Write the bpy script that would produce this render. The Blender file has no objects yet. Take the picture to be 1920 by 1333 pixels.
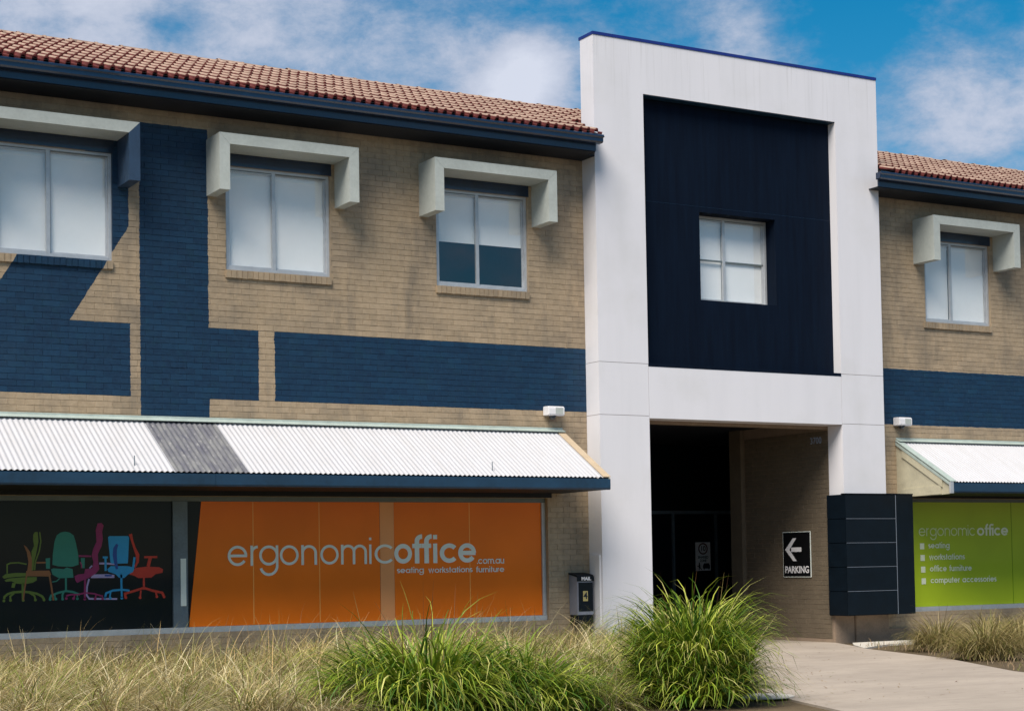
import bpy, bmesh, math, random
import numpy as np
from mathutils import Vector, Matrix
from mathutils.geometry import tessellate_polygon

random.seed(7)
rng = np.random.default_rng(7)
sc = bpy.context.scene
COL = sc.collection

# ------------------------------------------------------------------ camera
CAM = Vector((0.0, -23.5, 1.46))
R_ = Vector((0.86597555, -0.49980972, -0.0166308))
U_ = Vector((-0.00658163, -0.04464377, 0.99898129))
F_ = Vector((0.50004302, 0.86498392, 0.04194998))
cd = bpy.data.cameras.new('camera')
cam = bpy.data.objects.new('camera', cd)
COL.objects.link(cam)
m3 = Matrix((R_, U_, -F_)).transposed()
cam.matrix_world = Matrix.Translation(CAM) @ m3.to_4x4()
cd.sensor_fit = 'HORIZONTAL'
cd.sensor_width = 36.0
cd.lens = 3245.13 / 1920 * 36
cd.shift_y = (921.42 - 666.5) / 1920
cd.clip_start = 0.1
cd.clip_end = 2000
sc.camera = cam

# ------------------------------------------------------------------ light
SUNV = Vector((-0.48, -0.38, 0.80)).normalized()     # towards the sun
w = bpy.data.worlds.new("World")
sc.world = w
w.use_nodes = True
nt = w.node_tree
nt.nodes.clear()
N = nt.nodes.new
L = nt.links.new


def wmath(op, a, b=None, c=None):
    n = N('ShaderNodeMath'); n.operation = op
    for i, v in enumerate((a, b, c)):
        if v is None: continue
        if isinstance(v, (int, float)): n.inputs[i].default_value = v
        else: L(v, n.inputs[i])
    return n.outputs[0]


out = N('ShaderNodeOutputWorld')
bg = N('ShaderNodeBackground')
bg.inputs['Strength'].default_value = 0.060
sky = N('ShaderNodeTexSky')
sky.sky_type = 'NISHITA'
sky.sun_disc = False
sky.sun_elevation = math.asin(SUNV.z)
sky.sun_rotation = math.atan2(SUNV.x, SUNV.y)
sky.air_density = 1.0
sky.dust_density = 0.3
sky.ozone_density = 3.0
hs = N('ShaderNodeHueSaturation')
hs.inputs['Hue'].default_value = 0.485
hs.inputs['Saturation'].default_value = 1.5
hs.inputs['Value'].default_value = 1.3
L(sky.outputs[0], hs.inputs['Color'])
tc = N('ShaderNodeTexCoord')
sep = N('ShaderNodeSeparateXYZ'); L(tc.outputs['Generated'], sep.inputs[0])
cmb = N('ShaderNodeMapping'); cmb.inputs['Scale'].default_value = (1.0, 1.0, 1.7)
cmb.inputs['Location'].default_value = (2.3, 0.4, 1.1)
L(tc.outputs['Generated'], cmb.inputs[0])


def wnoise(scale, detail, rough, vec):
    n = N('ShaderNodeTexNoise')
    n.inputs['Scale'].default_value = scale
    n.inputs['Detail'].default_value = detail
    n.inputs['Roughness'].default_value = rough
    n.inputs['Distortion'].default_value = 0.15
    L(vec, n.inputs['Vector'])
    return n.outputs['Fac']


n1 = wnoise(5.0, 7.0, 0.62, cmb.outputs[0])
n2 = wnoise(22.0, 9.0, 0.70, cmb.outputs[0])
d0 = wmath('ADD', wmath('MULTIPLY', n1, 0.64), wmath('MULTIPLY', n2, 0.36))


def blob(x, y, rad, amp):
    """a cloud bank of its own in the direction of photo pixel x, y"""
    d = (R_ * (x - 960) - U_ * (y - 921.42) + F_ * 3245.13).normalized()
    vm = N('ShaderNodeVectorMath'); vm.operation = 'DISTANCE'
    L(tc.outputs['Generated'], vm.inputs[0]); vm.inputs[1].default_value = d
    t = wmath('DIVIDE', vm.outputs['Value'], rad)
    e = wmath('EXPONENT', wmath('MULTIPLY', wmath('MULTIPLY', t, t), -1.0))
    return wmath('MULTIPLY', e, amp)


dens = d0
for a in ((230, 40, 0.07, 0.06), (1820, 200, 0.05, 0.09), (1700, 100, 0.03, 0.06), (990, 130, 0.020, 0.30), (930, 190, 0.022, 0.16), (1200, 130, 0.03, -.05), (700, 80, 0.09, 0.10), (1620, 20, 0.06, -0.22), (1250, 40, 0.05, -0.06), (1390, 75, 0.022, 0.14), (1850, 200, 0.05, 0.02),
          (330, 60, 0.018, -0.10), (90, 40, 0.05, 0.05)):
    dens = wmath('ADD', dens, blob(*a))
ramp = N('ShaderNodeMapRange'); ramp.interpolation_type = 'SMOOTHSTEP'
L(dens, ramp.inputs[0])
ramp.inputs[1].default_value = 0.40; ramp.inputs[2].default_value = 0.68
cc = N('ShaderNodeMix'); cc.data_type = 'RGBA'
cc.inputs[6].default_value = (4.6, 5.4, 7.2, 1)
cc.inputs[7].default_value = (9.0, 9.4, 10.8, 1)
ccr = N('ShaderNodeMapRange'); ccr.inputs[1].default_value = 0.50; ccr.inputs[2].default_value = 0.82
L(dens, ccr.inputs[0]); L(ccr.outputs[0], cc.inputs[0])
mx = N('ShaderNodeMix'); mx.data_type = 'RGBA'
L(wmath('MULTIPLY', ramp.outputs[0], 0.93), mx.inputs[0])
L(hs.outputs[0], mx.inputs[6]); L(cc.outputs[2], mx.inputs[7])
L(mx.outputs[2], bg.inputs['Color'])
L(bg.outputs[0], out.inputs['Surface'])

sd = bpy.data.lights.new('sun', 'SUN')
sd.energy = 4.6
sd.angle = math.radians(38)
sd.color = (1.0, 0.93, 0.82)
sun = bpy.data.objects.new('sun', sd)
sun.rotation_euler = (-SUNV).to_track_quat('-Z', 'Y').to_euler()
COL.objects.link(sun)
sc.view_settings.view_transform = 'Standard'
sc.view_settings.look = 'None'
sc.view_settings.gamma = 1.0
sc.view_settings.use_curve_mapping = False
sc.view_settings.exposure = 0.42


# ------------------------------------------------------------------ materials
class M:
    """small helper around a node material"""
    def __init__(s, name, rough=0.6, coat=0.0, metal=0.0, spec=0.5):
        s.m = bpy.data.materials.new(name); s.m.use_nodes = True
        s.t = s.m.node_tree; s.b = s.t.nodes['Principled BSDF']
        s.b.inputs['Roughness'].default_value = rough
        s.b.inputs['Coat Weight'].default_value = coat
        s.b.inputs['Coat Roughness'].default_value = 0.04
        s.b.inputs['Metallic'].default_value = metal
        s.b.inputs['Specular IOR Level'].default_value = spec
        s.g = s.t.nodes.new('ShaderNodeNewGeometry')
        s.sp = None

    def pos(s):
        if s.sp is None:
            s.sp = s.t.nodes.new('ShaderNodeSeparateXYZ'); s.t.links.new(s.g.outputs['Position'], s.sp.inputs[0])
        return s.sp.outputs

    def math(s, op, a, b=None, c=None, clamp=False):
        n = s.t.nodes.new('ShaderNodeMath'); n.operation = op; n.use_clamp = clamp
        for i, v in enumerate((a, b, c)):
            if v is None: continue
            if isinstance(v, (int, float)): n.inputs[i].default_value = v
            else: s.t.links.new(v, n.inputs[i])
        return n.outputs[0]

    def noise(s, scale, detail=4, rough=0.6, stretch=(1, 1, 1), off=0.0):
        mp = s.t.nodes.new('ShaderNodeMapping'); mp.inputs['Scale'].default_value = stretch
        mp.inputs['Location'].default_value = (off, off * 1.7, off * .3)
        s.t.links.new(s.g.outputs['Position'], mp.inputs[0])
        n = s.t.nodes.new('ShaderNodeTexNoise'); n.inputs['Scale'].default_value = scale
        n.inputs['Detail'].default_value = detail; n.inputs['Roughness'].default_value = rough
        s.t.links.new(mp.outputs[0], n.inputs['Vector'])
        return n.outputs['Fac']

    def rng(s, v, a, b, c=0.0, d=1.0):
        n = s.t.nodes.new('ShaderNodeMapRange')
        s.t.links.new(v, n.inputs[0])
        for i, q in enumerate((a, b, c, d)): n.inputs[i + 1].default_value = q
        return n.outputs[0]

    def mix(s, f, a, b):
        n = s.t.nodes.new('ShaderNodeMix'); n.data_type = 'RGBA'
        for i, v in ((0, f), (6, a), (7, b)):
            if isinstance(v, (int, float)): n.inputs[i].default_value = v
            elif isinstance(v, tuple): n.inputs[i].default_value = (*v, 1)
            else: s.t.links.new(v, n.inputs[i])
        return n.outputs[2]

    def color(s, c):
        if isinstance(c, tuple): s.b.inputs['Base Color'].default_value = (*c, 1)
        else: s.t.links.new(c, s.b.inputs['Base Color'])
        return s

    def bump(s, h, strength=0.3, dist=0.01):
        n = s.t.nodes.new('ShaderNodeBump'); n.inputs['Strength'].default_value = strength
        n.inputs['Distance'].default_value = dist
        s.t.links.new(h, n.inputs['Height']); s.t.links.new(n.outputs[0], s.b.inputs['Normal'])
        return s


def simple(name, c, rough=0.6, coat=0.0, metal=0.0, var=0.18, scale=3.0, bump=0.0, spec=0.5):
    m = M(name, rough, coat, metal, spec)
    n = m.noise(scale, 5, 0.65)
    n2 = m.noise(scale * 9, 3, 0.6, off=3.1)
    f = m.rng(m.math('ADD', m.math('MULTIPLY', n, .65), m.math('MULTIPLY', n2, .35)), 0.3, 0.7)
    lo = tuple(v * (1 - var) for v in c); hi = tuple(min(1, v * (1 + var)) for v in c)
    m.color(m.mix(f, lo, hi))
    if bump: m.bump(n2, bump, 0.01)
    return m.m


NAVY = (0.0034, 0.025, 0.063)
TAN = (0.365, 0.272, 0.176)


def brick_paint(name, with_left):
    m = M(name, 0.55, 0.0, spec=0.35)
    P = m.pos()
    wob = m.math('ADD', m.math('MULTIPLY', m.math('SUBTRACT', m.noise(7.0, 3, .7), 0.5), 0.04), m.math('MULTIPLY', m.math('SUBTRACT', m.noise(55.0, 2, .7, off=8), 0.5), 0.025))
    x = m.math('ADD', P[0], wob)
    z = m.math('ADD', P[2], m.math('MULTIPLY', m.math('SUBTRACT', m.noise(6.0, 3, .7, off=5.0), 0.5), 0.03))

    def rect(x0, x1, z0, z1):
        a = m.math('MULTIPLY', m.math('GREATER_THAN', x, x0), m.math('LESS_THAN', x, x1))
        b = m.math('MULTIPLY', m.math('GREATER_THAN', z, z0), m.math('LESS_THAN', z, z1))
        return m.math('MULTIPLY', a, b)
    if with_left:
        mask = rect(7.605, 8.615, 3.0, 7.77)
        for r in ((-9, 7.46, 3.89, 4.91), (8.60, 9.37, 3.89, 4.91), (9.62, 15.2, 3.89, 4.91)):
            mask = m.math('MAXIMUM', mask, rect(*r))
        # leaning band behind the left window
        dx = m.math('SUBTRACT', z, 4.91)
        right = m.math('LESS_THAN', x, m.math('MULTIPLY_ADD', dx, 1 / 1.63, 6.61))
        left = m.math('GREATER_THAN', x, m.math('MULTIPLY_ADD', dx, 1 / 1.6, 5.36))
        diag = m.math('MULTIPLY', m.math('MULTIPLY', right, left), rect(0, 7.45, 4.90, 7.6))
        mask = m.math('MAXIMUM', mask, diag)
    else:
        mask = rect(0, 99, 3.86, 4.87)
    big = m.noise(1.1, 5, 0.65)
    fine = m.noise(16, 4, 0.7, off=2.0)
    rain = m.noise(2.2, 4, 0.7, stretch=(1.6, 1.6, 0.35), off=9.0)
    oi = m.t.nodes.new('ShaderNodeObjectInfo')
    rnd = m.math('FRACT', m.math('ADD', m.g.outputs['Random Per Island'], oi.outputs['Random']))
    t1 = m.mix(m.rng(fine, 0.3, 0.72), (TAN[0] * .86, TAN[1] * .85, TAN[2] * .84), (TAN[0] * 1.12, TAN[1] * 1.13, TAN[2] * 1.16))
    t2 = m.mix(m.rng(big, 0.46, 0.70, 0, 0.7), t1, (0.17, 0.138, 0.105))
    t3 = m.mix(m.rng(rain, 0.50, 0.74, 0, 0.6), t2, (0.15, 0.125, 0.098))
    t3 = m.mix(m.math('MULTIPLY', m.math('SUBTRACT', rnd, 0.5), 0.45), t3, (0.50, 0.38, 0.26))
    b1 = m.mix(m.rng(fine, 0.3, 0.7), (NAVY[0] * .7, NAVY[1] * .75, NAVY[2] * .78), (NAVY[0] * 1.5, NAVY[1] * 1.3, NAVY[2] * 1.2))
    b2 = m.mix(m.rng(m.noise(2.3, 5, .7, off=4.0), 0.5, 0.75, 0, .45), b1, (0.012, 0.042, 0.080))
    b2 = m.mix(m.rng(m.noise(3.7, 5, .7, off=14.0), 0.52, 0.75, 0, .35), b2, (0.006, 0.045, 0.06))
    b2 = m.mix(m.math('MULTIPLY', m.math('SUBTRACT', rnd, 0.5), 0.5), b2, (0.008, 0.055, 0.12))
    b2 = m.mix(m.rng(m.noise(24, 4, .8, off=31.0), 0.64, 0.70, 0, .35), b2, (0.06, 0.085, 0.11))
    m.color(m.mix(mask, t3, b2))
    m.bump(m.math('ADD', fine, m.math('MULTIPLY', m.noise(60, 3, .6), .4)), 0.35, 0.006)
    return m.m


mat = {}
mat['brick_l'] = brick_paint('painted_brick', True)
mat['brick_r'] = brick_paint('painted_brick_east', False)


def portal_paint():
    m = M('white_render', 0.62, spec=0.3)
    st = m.noise(1.3, 5, 0.6, stretch=(2.2, 2.2, 0.25), off=1.0)
    fi = m.noise(40, 3, 0.6)
    drip = m.noise(5.0, 4, 0.7, stretch=(4.0, 4.0, 0.10), off=12.0)
    topd = m.math('MULTIPLY', m.rng(m.pos()[2], 8.6, 9.95), m.rng(drip, .54, .70, 0, .28))
    a = m.mix(m.rng(st, 0.42, 0.75, 0, .35), (0.685, 0.668, 0.705), (0.58, 0.57, 0.60))
    c = m.mix(m.rng(m.noise(0.9, 4, .6, off=7), 0.5, 0.75, 0, .28), a, (0.50, 0.49, 0.47))
    # splash dirt near the ground
    z = m.pos()[2]
    d = m.math('MULTIPLY', m.rng(z, 0.05, 0.8, 1, 0), m.rng(m.noise(6, 4, .7, off=2), .35, .7))
    c = m.mix(topd, c, (0.36, 0.35, 0.34))
    m.color(m.mix(m.math('MULTIPLY', d, .5), c, (0.38, 0.31, 0.22)))
    m.bump(fi, 0.12, 0.004)
    return m.m


mat['white'] = portal_paint()


def navy_render():
    m = M('navy_render', 0.75, spec=0.10)
    st = m.noise(3.0, 5, 0.7, stretch=(3.0, 3.0, 0.22))
    st2 = m.noise(9.0, 5, 0.7, stretch=(3.0, 3.0, 0.12), off=3)
    a = m.mix(m.rng(st, 0.35, 0.72), (0.0010, 0.0040, 0.012), (0.0020, 0.0075, 0.020))
    m.color(m.mix(m.rng(st2, 0.55, 0.8, 0, .15), a, (0.006, 0.016, 0.03)))
    m.bump(m.noise(30, 3, .6), 0.15, 0.004)
    return m.m


mat['navy_render'] = navy_render()
mat['navy_metal'] = simple('navy_painted_metal', (0.008, 0.034, 0.072), 0.4, 0.1, var=.4, scale=1.6)
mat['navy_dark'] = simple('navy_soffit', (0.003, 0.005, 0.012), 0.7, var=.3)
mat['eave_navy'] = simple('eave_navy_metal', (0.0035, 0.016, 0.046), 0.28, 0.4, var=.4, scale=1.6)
mat['coping'] = simple('blue_coping', (0.010, 0.022, 0.17), 0.35, var=.2)
mat['hood_white'] = simple('hood_paint', (0.40, 0.425, 0.40), 0.6, var=.14, scale=2.5, bump=.1)
mat['hood_navy'] = simple('hood_navy_paint', (0.018, 0.042, 0.085), 0.5, var=.25)
mat['alu'] = simple('aluminium', (0.50, 0.51, 0.53), 0.4, metal=.4, var=.15, scale=8)
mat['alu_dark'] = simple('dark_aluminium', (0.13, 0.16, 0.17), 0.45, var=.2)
mat['blind'] = simple('roller_blind', (0.96, 0.94, 0.94), 0.8, var=.04, scale=1)
mat['room'] = simple('room_dark', (0.03, 0.036, 0.075), 0.9)
mat['black'] = simple('black_panel', (0.0016, 0.0050, 0.0095), 0.5, 0.0, var=.35, scale=4, spec=.22)
mat['divider'] = simple('divider_strip', (0.17, 0.19, 0.23), 0.4, var=.1)
mat['cream'] = simple('cream_paint', (0.44, 0.40, 0.29), 0.65, var=.2, scale=4, bump=.1)
mat['tan_flash'] = simple('tan_capping', (0.46, 0.355, 0.24), 0.6, var=.16, scale=4)
mat['flash'] = simple('grey_green_flashing', (0.34, 0.40, 0.37), 0.5, var=.2, scale=6)
mat['tan_render'] = simple('tan_render', (0.24, 0.175, 0.125), 0.8, var=.25, scale=4, bump=.3)
mat['plastic'] = simple('white_plastic', (0.72, 0.70, 0.72), 0.4, var=.05)
mat['lens'] = simple('dark_lens', (0.01, 0.012, 0.02), 0.1, 0.6)
mat['board'] = simple('back_board', (0.03, 0.03, 0.035), 0.8)


def tiles(name, c1, c2):
    m = M(name, 0.75, spec=0.25)
    n = m.noise(9, 5, .7); n2 = m.noise(1.3, 4, .6, off=4)
    a = m.mix(m.rng(n, .3, .72), c1, c2)
    a = m.mix(m.rng(n2, .45, .75, 0, .4), a, tuple(v * .6 for v in c1))
    oi = m.t.nodes.new('ShaderNodeObjectInfo')
    m.color(m.mix(m.math('MULTIPLY', m.g.outputs['Random Per Island'], .28), a, tuple(v * .55 for v in c2)))
    m.bump(m.noise(60, 3, .6), .3, .004)
    return m.m


mat['tile_crown'] = tiles('pale_tile_crown', (0.29, 0.185, 0.140), (0.47, 0.34, 0.265))
mat['tile_shade'] = tiles('shaded_terracotta_pan', (0.085, 0.014, 0.016), (0.16, 0.034, 0.028))  # terracotta darkened to paint in the shade of noses, flanks and pans


def corrugated(name, worn):
    m = M(name, 0.45, metal=0.0, spec=0.5)
    if not worn:
        n = m.noise(2.5, 5, .7, stretch=(3, .5, .5)); n2 = m.noise(30, 3, .6)
        a = m.mix(m.rng(n, .4, .75, 0, .5), (0.49, 0.485, 0.51), (0.40, 0.39, 0.39))
        m.color(m.mix(m.rng(n2, .62, .75, 0, .5), a, (0.45, 0.40, 0.34)))
    else:
        n = m.noise(9, 6, .75, stretch=(2.2, .9, .9)); n2 = m.noise(4, 4, .6, off=6, stretch=(2, .6, .6))
        a = m.mix(m.rng(n2, .35, .7), (0.10, 0.10, 0.125), (0.20, 0.20, 0.20))
        m.color(m.mix(m.rng(n, .56, .72, 0, .7), a, (0.40, 0.39, 0.38)))
    return m.m


mat['corr'] = corrugated('white_corrugated', False)
mat['corr_worn'] = corrugated('worn_corrugated', True)


def vinyl(name, c, lo=.9):
    m = M(name, 0.55, coat=0.22, spec=0.15)
    n = m.noise(1.2, 3, .5); sp = m.noise(45, 3, .7)
    a = m.mix(m.rng(n, .35, .7), tuple(v * lo for v in c), c)
    m.color(m.mix(m.rng(sp, .66, .74, 0, .35), a, tuple(v * .6 for v in c)))
    return m.m


mat['orange'] = vinyl('orange_vinyl', (0.92, 0.190, 0.006))
mat['orange_light'] = vinyl('orange_column', (0.86, 0.36, 0.14))
mat['seam'] = vinyl('vinyl_seam', (1.0, 0.42, 0.10))
mat['green'] = vinyl('lime_vinyl', (0.42, 0.55, 0.020))
mat['green2'] = vinyl('dark_lime_seam', (0.20, 0.34, 0.004))  # darker lime for the seam between panes
mat['dark_film'] = vinyl('dark_window_film', (0.0025, 0.007, 0.010), .8)
mat['grey_post'] = simple('grey_post', (0.10, 0.135, 0.17), 0.5, 0.2, var=.3, scale=3)
mat['letter'] = simple('silver_letter', (0.74, 0.78, 0.74), 0.4, var=.06)
mat['letter2'] = simple('pale_lime_letter', (0.82, 0.86, 0.62), 0.5, var=.06)
mat['letter3'] = simple('faded_lime_letter', (0.72, 0.80, 0.42), 0.5, var=.06)


def glass():
    m = bpy.data.materials.new('window_glass'); m.use_nodes = True
    t = m.node_tree; t.nodes.clear()
    o = t.nodes.new('ShaderNodeOutputMaterial'); mx = t.nodes.new('ShaderNodeMixShader')
    tr = t.nodes.new('ShaderNodeBsdfTransparent'); gl = t.nodes.new('ShaderNodeBsdfGlossy')
    tr.inputs[0].default_value = (0.98, 0.99, 0.99, 1)
    gl.inputs['Roughness'].default_value = 0.02
    fr = t.nodes.new('ShaderNodeFresnel'); fr.inputs[0].default_value = 2.2
    ge = t.nodes.new('ShaderNodeNewGeometry'); k = t.nodes.new('ShaderNodeMath'); k.operation = 'MULTIPLY'
    iv = t.nodes.new('ShaderNodeMath'); iv.operation = 'SUBTRACT'; iv.inputs[0].default_value = 1
    t.links.new(ge.outputs['Backfacing'], iv.inputs[1]); t.links.new(iv.outputs[0], k.inputs[0]); t.links.new(fr.outputs[0], k.inputs[1])
    t.links.new(k.outputs[0], mx.inputs[0]); t.links.new(tr.outputs[0], mx.inputs[1]); t.links.new(gl.outputs[0], mx.inputs[2])
    t.links.new(mx.outputs[0], o.inputs[0])
    return m


mat['glass'] = glass()


def ground_mat(name, c1, c2, c3, sc_=1.0):
    m = M(name, 0.9, spec=0.2)
    a = m.mix(m.rng(m.noise(.7 * sc_, 6, .65), .35, .7), c1, c2)
    sp = m.noise(28 * sc_, 4, .7)
    m.color(m.mix(m.rng(sp, .5, .75, 0, .7), a, c3))
    m.bump(sp, .5, .02)
    return m.m


mat['soil'] = ground_mat('soil_and_litter', (0.075, 0.055, 0.032), (0.14, 0.10, 0.06), (0.05, 0.045, 0.02))


def concrete():
    m = M('driveway_concrete', 0.85, spec=0.25)
    n = m.noise(.5, 6, .7, stretch=(1.0, 1.6, 1)); n2 = m.noise(2.4, 6, .75, stretch=(.6, 3.0, 1), off=3); n3 = m.noise(70, 3, .7)
    a = m.mix(m.rng(n, .35, .7), (0.31, 0.26, 0.215), (0.41, 0.345, 0.285))
    a = m.mix(m.rng(n2, .52, .75, 0, .6), a, (0.24, 0.195, 0.165))
    sp = m.noise(7, 4, .8, off=21)
    a = m.mix(m.rng(sp, .62, .70, 0, .5), a, (0.20, 0.17, 0.145))
    a = m.mix(m.rng(n3, .6, .72, 0, .4), a, (0.22, 0.18, 0.15))
    m.color(a); m.bump(n3, .25, .005)
    return m.m


mat['concrete'] = concrete()
mat['slab'] = simple('pale_slab', (0.52, 0.48, 0.42), 0.85, var=.2, scale=6, bump=.2)


def blade(name, rough=0.55):
    m = bpy.data.materials.new(name); m.use_nodes = True
    t = m.node_tree; b = t.nodes['Principled BSDF']
    b.inputs['Roughness'].default_value = rough
    b.inputs['Specular IOR Level'].default_value = 0.35
    at = t.nodes.new('ShaderNodeAttribute'); at.attribute_name = 'tint'
    tl = t.nodes.new('ShaderNodeBsdfTranslucent'); mx = t.nodes.new('ShaderNodeMixShader')
    o = t.nodes['Material Output']; mx.inputs[0].default_value = 0.25
    t.links.new(at.outputs['Color'], b.inputs['Base Color']); t.links.new(at.outputs['Color'], tl.inputs[0])
    t.links.new(b.outputs[0], mx.inputs[1]); t.links.new(tl.outputs[0], mx.inputs[2]); t.links.new(mx.outputs[0], o.inputs[0])
    return m


mat['blade'] = blade('grass_blade')


# ------------------------------------------------------------------ object helpers
def link(name, me, m=None, parent=None):
    o = bpy.data.objects.new(name, me)
    COL.objects.link(o)
    if m is not None and not me.materials:
        for q in (m if isinstance(m, (list, tuple)) else [m]): me.materials.append(q)
    if parent is not None: o.parent = parent
    return o


def tag(o, label=None, cat=None, group=None, kind=None):
    for k, v in (('label', label), ('category', cat), ('group', group), ('kind', kind)):
        if v: o[k] = v
    return o


def thing(name, label, cat, loc=(0, 0, 0), group=None):
    o = bpy.data.objects.new(name, None)
    o.empty_display_size = 0.2
    COL.objects.link(o)
    tag(o, label, cat, group)
    o['_at'] = loc
    return o


class MB:
    """collects faces, then becomes one mesh object"""
    def __init__(s): s.v = []; s.f = []; s.mi = []

    def box(s, x0, x1, y0, y1, z0, z1, mi=0):
        n = len(s.v)
        s.v += [(x0, y0, z0), (x1, y0, z0), (x1, y1, z0), (x0, y1, z0), (x0, y0, z1), (x1, y0, z1), (x1, y1, z1), (x0, y1, z1)]
        for q in ((0, 3, 2, 1), (4, 5, 6, 7), (0, 1, 5, 4), (1, 2, 6, 5), (2, 3, 7, 6), (3, 0, 4, 7)):
            s.f.append(tuple(n + i for i in q)); s.mi.append(mi)
        return s

    def poly(s, pts, mi=0):
        n = len(s.v); s.v += [tuple(p) for p in pts]; s.f.append(tuple(range(n, n + len(pts)))); s.mi.append(mi)
        return s

    def prism_x(s, prof, x0, x1, mi=0):
        """closed profile [(y,z)] swept along x"""
        n = len(s.v); k = len(prof)
        s.v += [(x0, y, z) for y, z in prof] + [(x1, y, z) for y, z in prof]
        for i in range(k):
            j = (i + 1) % k
            s.f.append((n + i, n + j, n + k + j, n + k + i)); s.mi.append(mi)
        s.f.append(tuple(n + i for i in range(k))); s.mi.append(mi)
        s.f.append(tuple(n + k + i for i in reversed(range(k)))); s.mi.append(mi)
        return s

    def cyl(s, c, axis, r, h, seg=16, mi=0, r2=None):
        a = Vector(axis).normalized(); t = a.orthogonal().normalized(); b = a.cross(t)
        n = len(s.v); r2 = r if r2 is None else r2
        for k, rr in ((0, r), (1, r2)):
            for i in range(seg):
                an = 2 * math.pi * i / seg
                s.v.append(tuple(Vector(c) + a * h * k + (t * math.cos(an) + b * math.sin(an)) * rr))
        for i in range(seg):
            j = (i + 1) % seg
            s.f.append((n + i, n + j, n + seg + j, n + seg + i)); s.mi.append(mi)
        s.f.append(tuple(n + i for i in reversed(range(seg)))); s.mi.append(mi)
        s.f.append(tuple(n + seg + i for i in range(seg))); s.mi.append(mi)
        return s

    def build(s, name, m, parent=None, bevel=0.0, smooth=False):
        me = bpy.data.meshes.new(name)
        me.from_pydata(s.v, [], s.f)
        ms = m if isinstance(m, (list, tuple)) else [m]
        for q in ms: me.materials.append(q)
        if len(ms) > 1: me.polygons.foreach_set('material_index', s.mi)
        bm = bmesh.new(); bm.from_mesh(me)
        bmesh.ops.recalc_face_normals(bm, faces=bm.faces)
        if bevel: bmesh.ops.bevel(bm, geom=bm.edges[:], offset=bevel, segments=2, affect='EDGES', clamp_overlap=True)
        bm.to_mesh(me); bm.free()
        if smooth: me.polygons.foreach_set('use_smooth', [True] * len(me.polygons))
        me.update()
        return link(name, me, None, parent)


def cell_solid(xs, zs, solid, y0, y1):
    """a slab y0..y1 made of grid cells; only its outer faces"""
    b = MB(); nx, nz = len(xs) - 1, len(zs) - 1
    S = lambda i, k: 0 <= i < nx and 0 <= k < nz and solid(i, k)
    for i in range(nx):
        for k in range(nz):
            if not S(i, k): continue
            a, c, d, e = xs[i], xs[i + 1], zs[k], zs[k + 1]
            b.poly([(a, y0, d), (c, y0, d), (c, y0, e), (a, y0, e)])
            b.poly([(a, y1, d), (a, y1, e), (c, y1, e), (c, y1, d)])
            if not S(i - 1, k): b.poly([(a, y0, d), (a, y0, e), (a, y1, e), (a, y1, d)])
            if not S(i + 1, k): b.poly([(c, y0, d), (c, y1, d), (c, y1, e), (c, y0, e)])
            if not S(i, k - 1): b.poly([(a, y0, d), (a, y1, d), (c, y1, d), (c, y0, d)])
            if not S(i, k + 1): b.poly([(a, y0, e), (c, y0, e), (c, y1, e), (a, y1, e)])
    return b


def wall_with_holes(x0, x1, z0, z1, holes, y0, y1):
    xs = sorted({x0, x1, *[h[0] for h in holes], *[h[1] for h in holes]})
    zs = sorted({z0, z1, *[h[2] for h in holes], *[h[3] for h in holes]})

    def solid(i, k):
        cx, cz = (xs[i] + xs[i + 1]) / 2, (zs[k] + zs[k + 1]) / 2
        return not any(h[0] < cx < h[1] and h[2] < cz < h[3] for h in holes)
    return cell_solid(xs, zs, solid, y0, y1)


# ------------------------------------------------------------------ bricks
CRS = 0.085; ZB = 3.89; MOD = 0.24; J = 0.0065; DEP = 0.0055


def brick_mesh(wd, name):
    """one brick: origin at the centre of its back, face towards -y"""
    h = CRS - J; c = 0.0022; d = DEP
    v = [(-wd / 2, 0, -h / 2), (wd / 2, 0, -h / 2), (wd / 2, 0, h / 2), (-wd / 2, 0, h / 2),
         (-wd / 2, -d + c, -h / 2), (wd / 2, -d + c, -h / 2), (wd / 2, -d + c, h / 2), (-wd / 2, -d + c, h / 2),
         (-wd / 2 + c, -d, -h / 2 + c), (wd / 2 - c, -d, -h / 2 + c), (wd / 2 - c, -d, h / 2 - c), (-wd / 2 + c, -d, h / 2 - c)]
    f = []
    for o in (0, 4):
        for i in range(4):
            j = (i + 1) % 4; f.append((o + i, o + j, o + 4 + j, o + 4 + i))
    f.append((8, 9, 10, 11))
    me = bpy.data.meshes.new(name); me.from_pydata(v, [], f); me.update()
    return me


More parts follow.
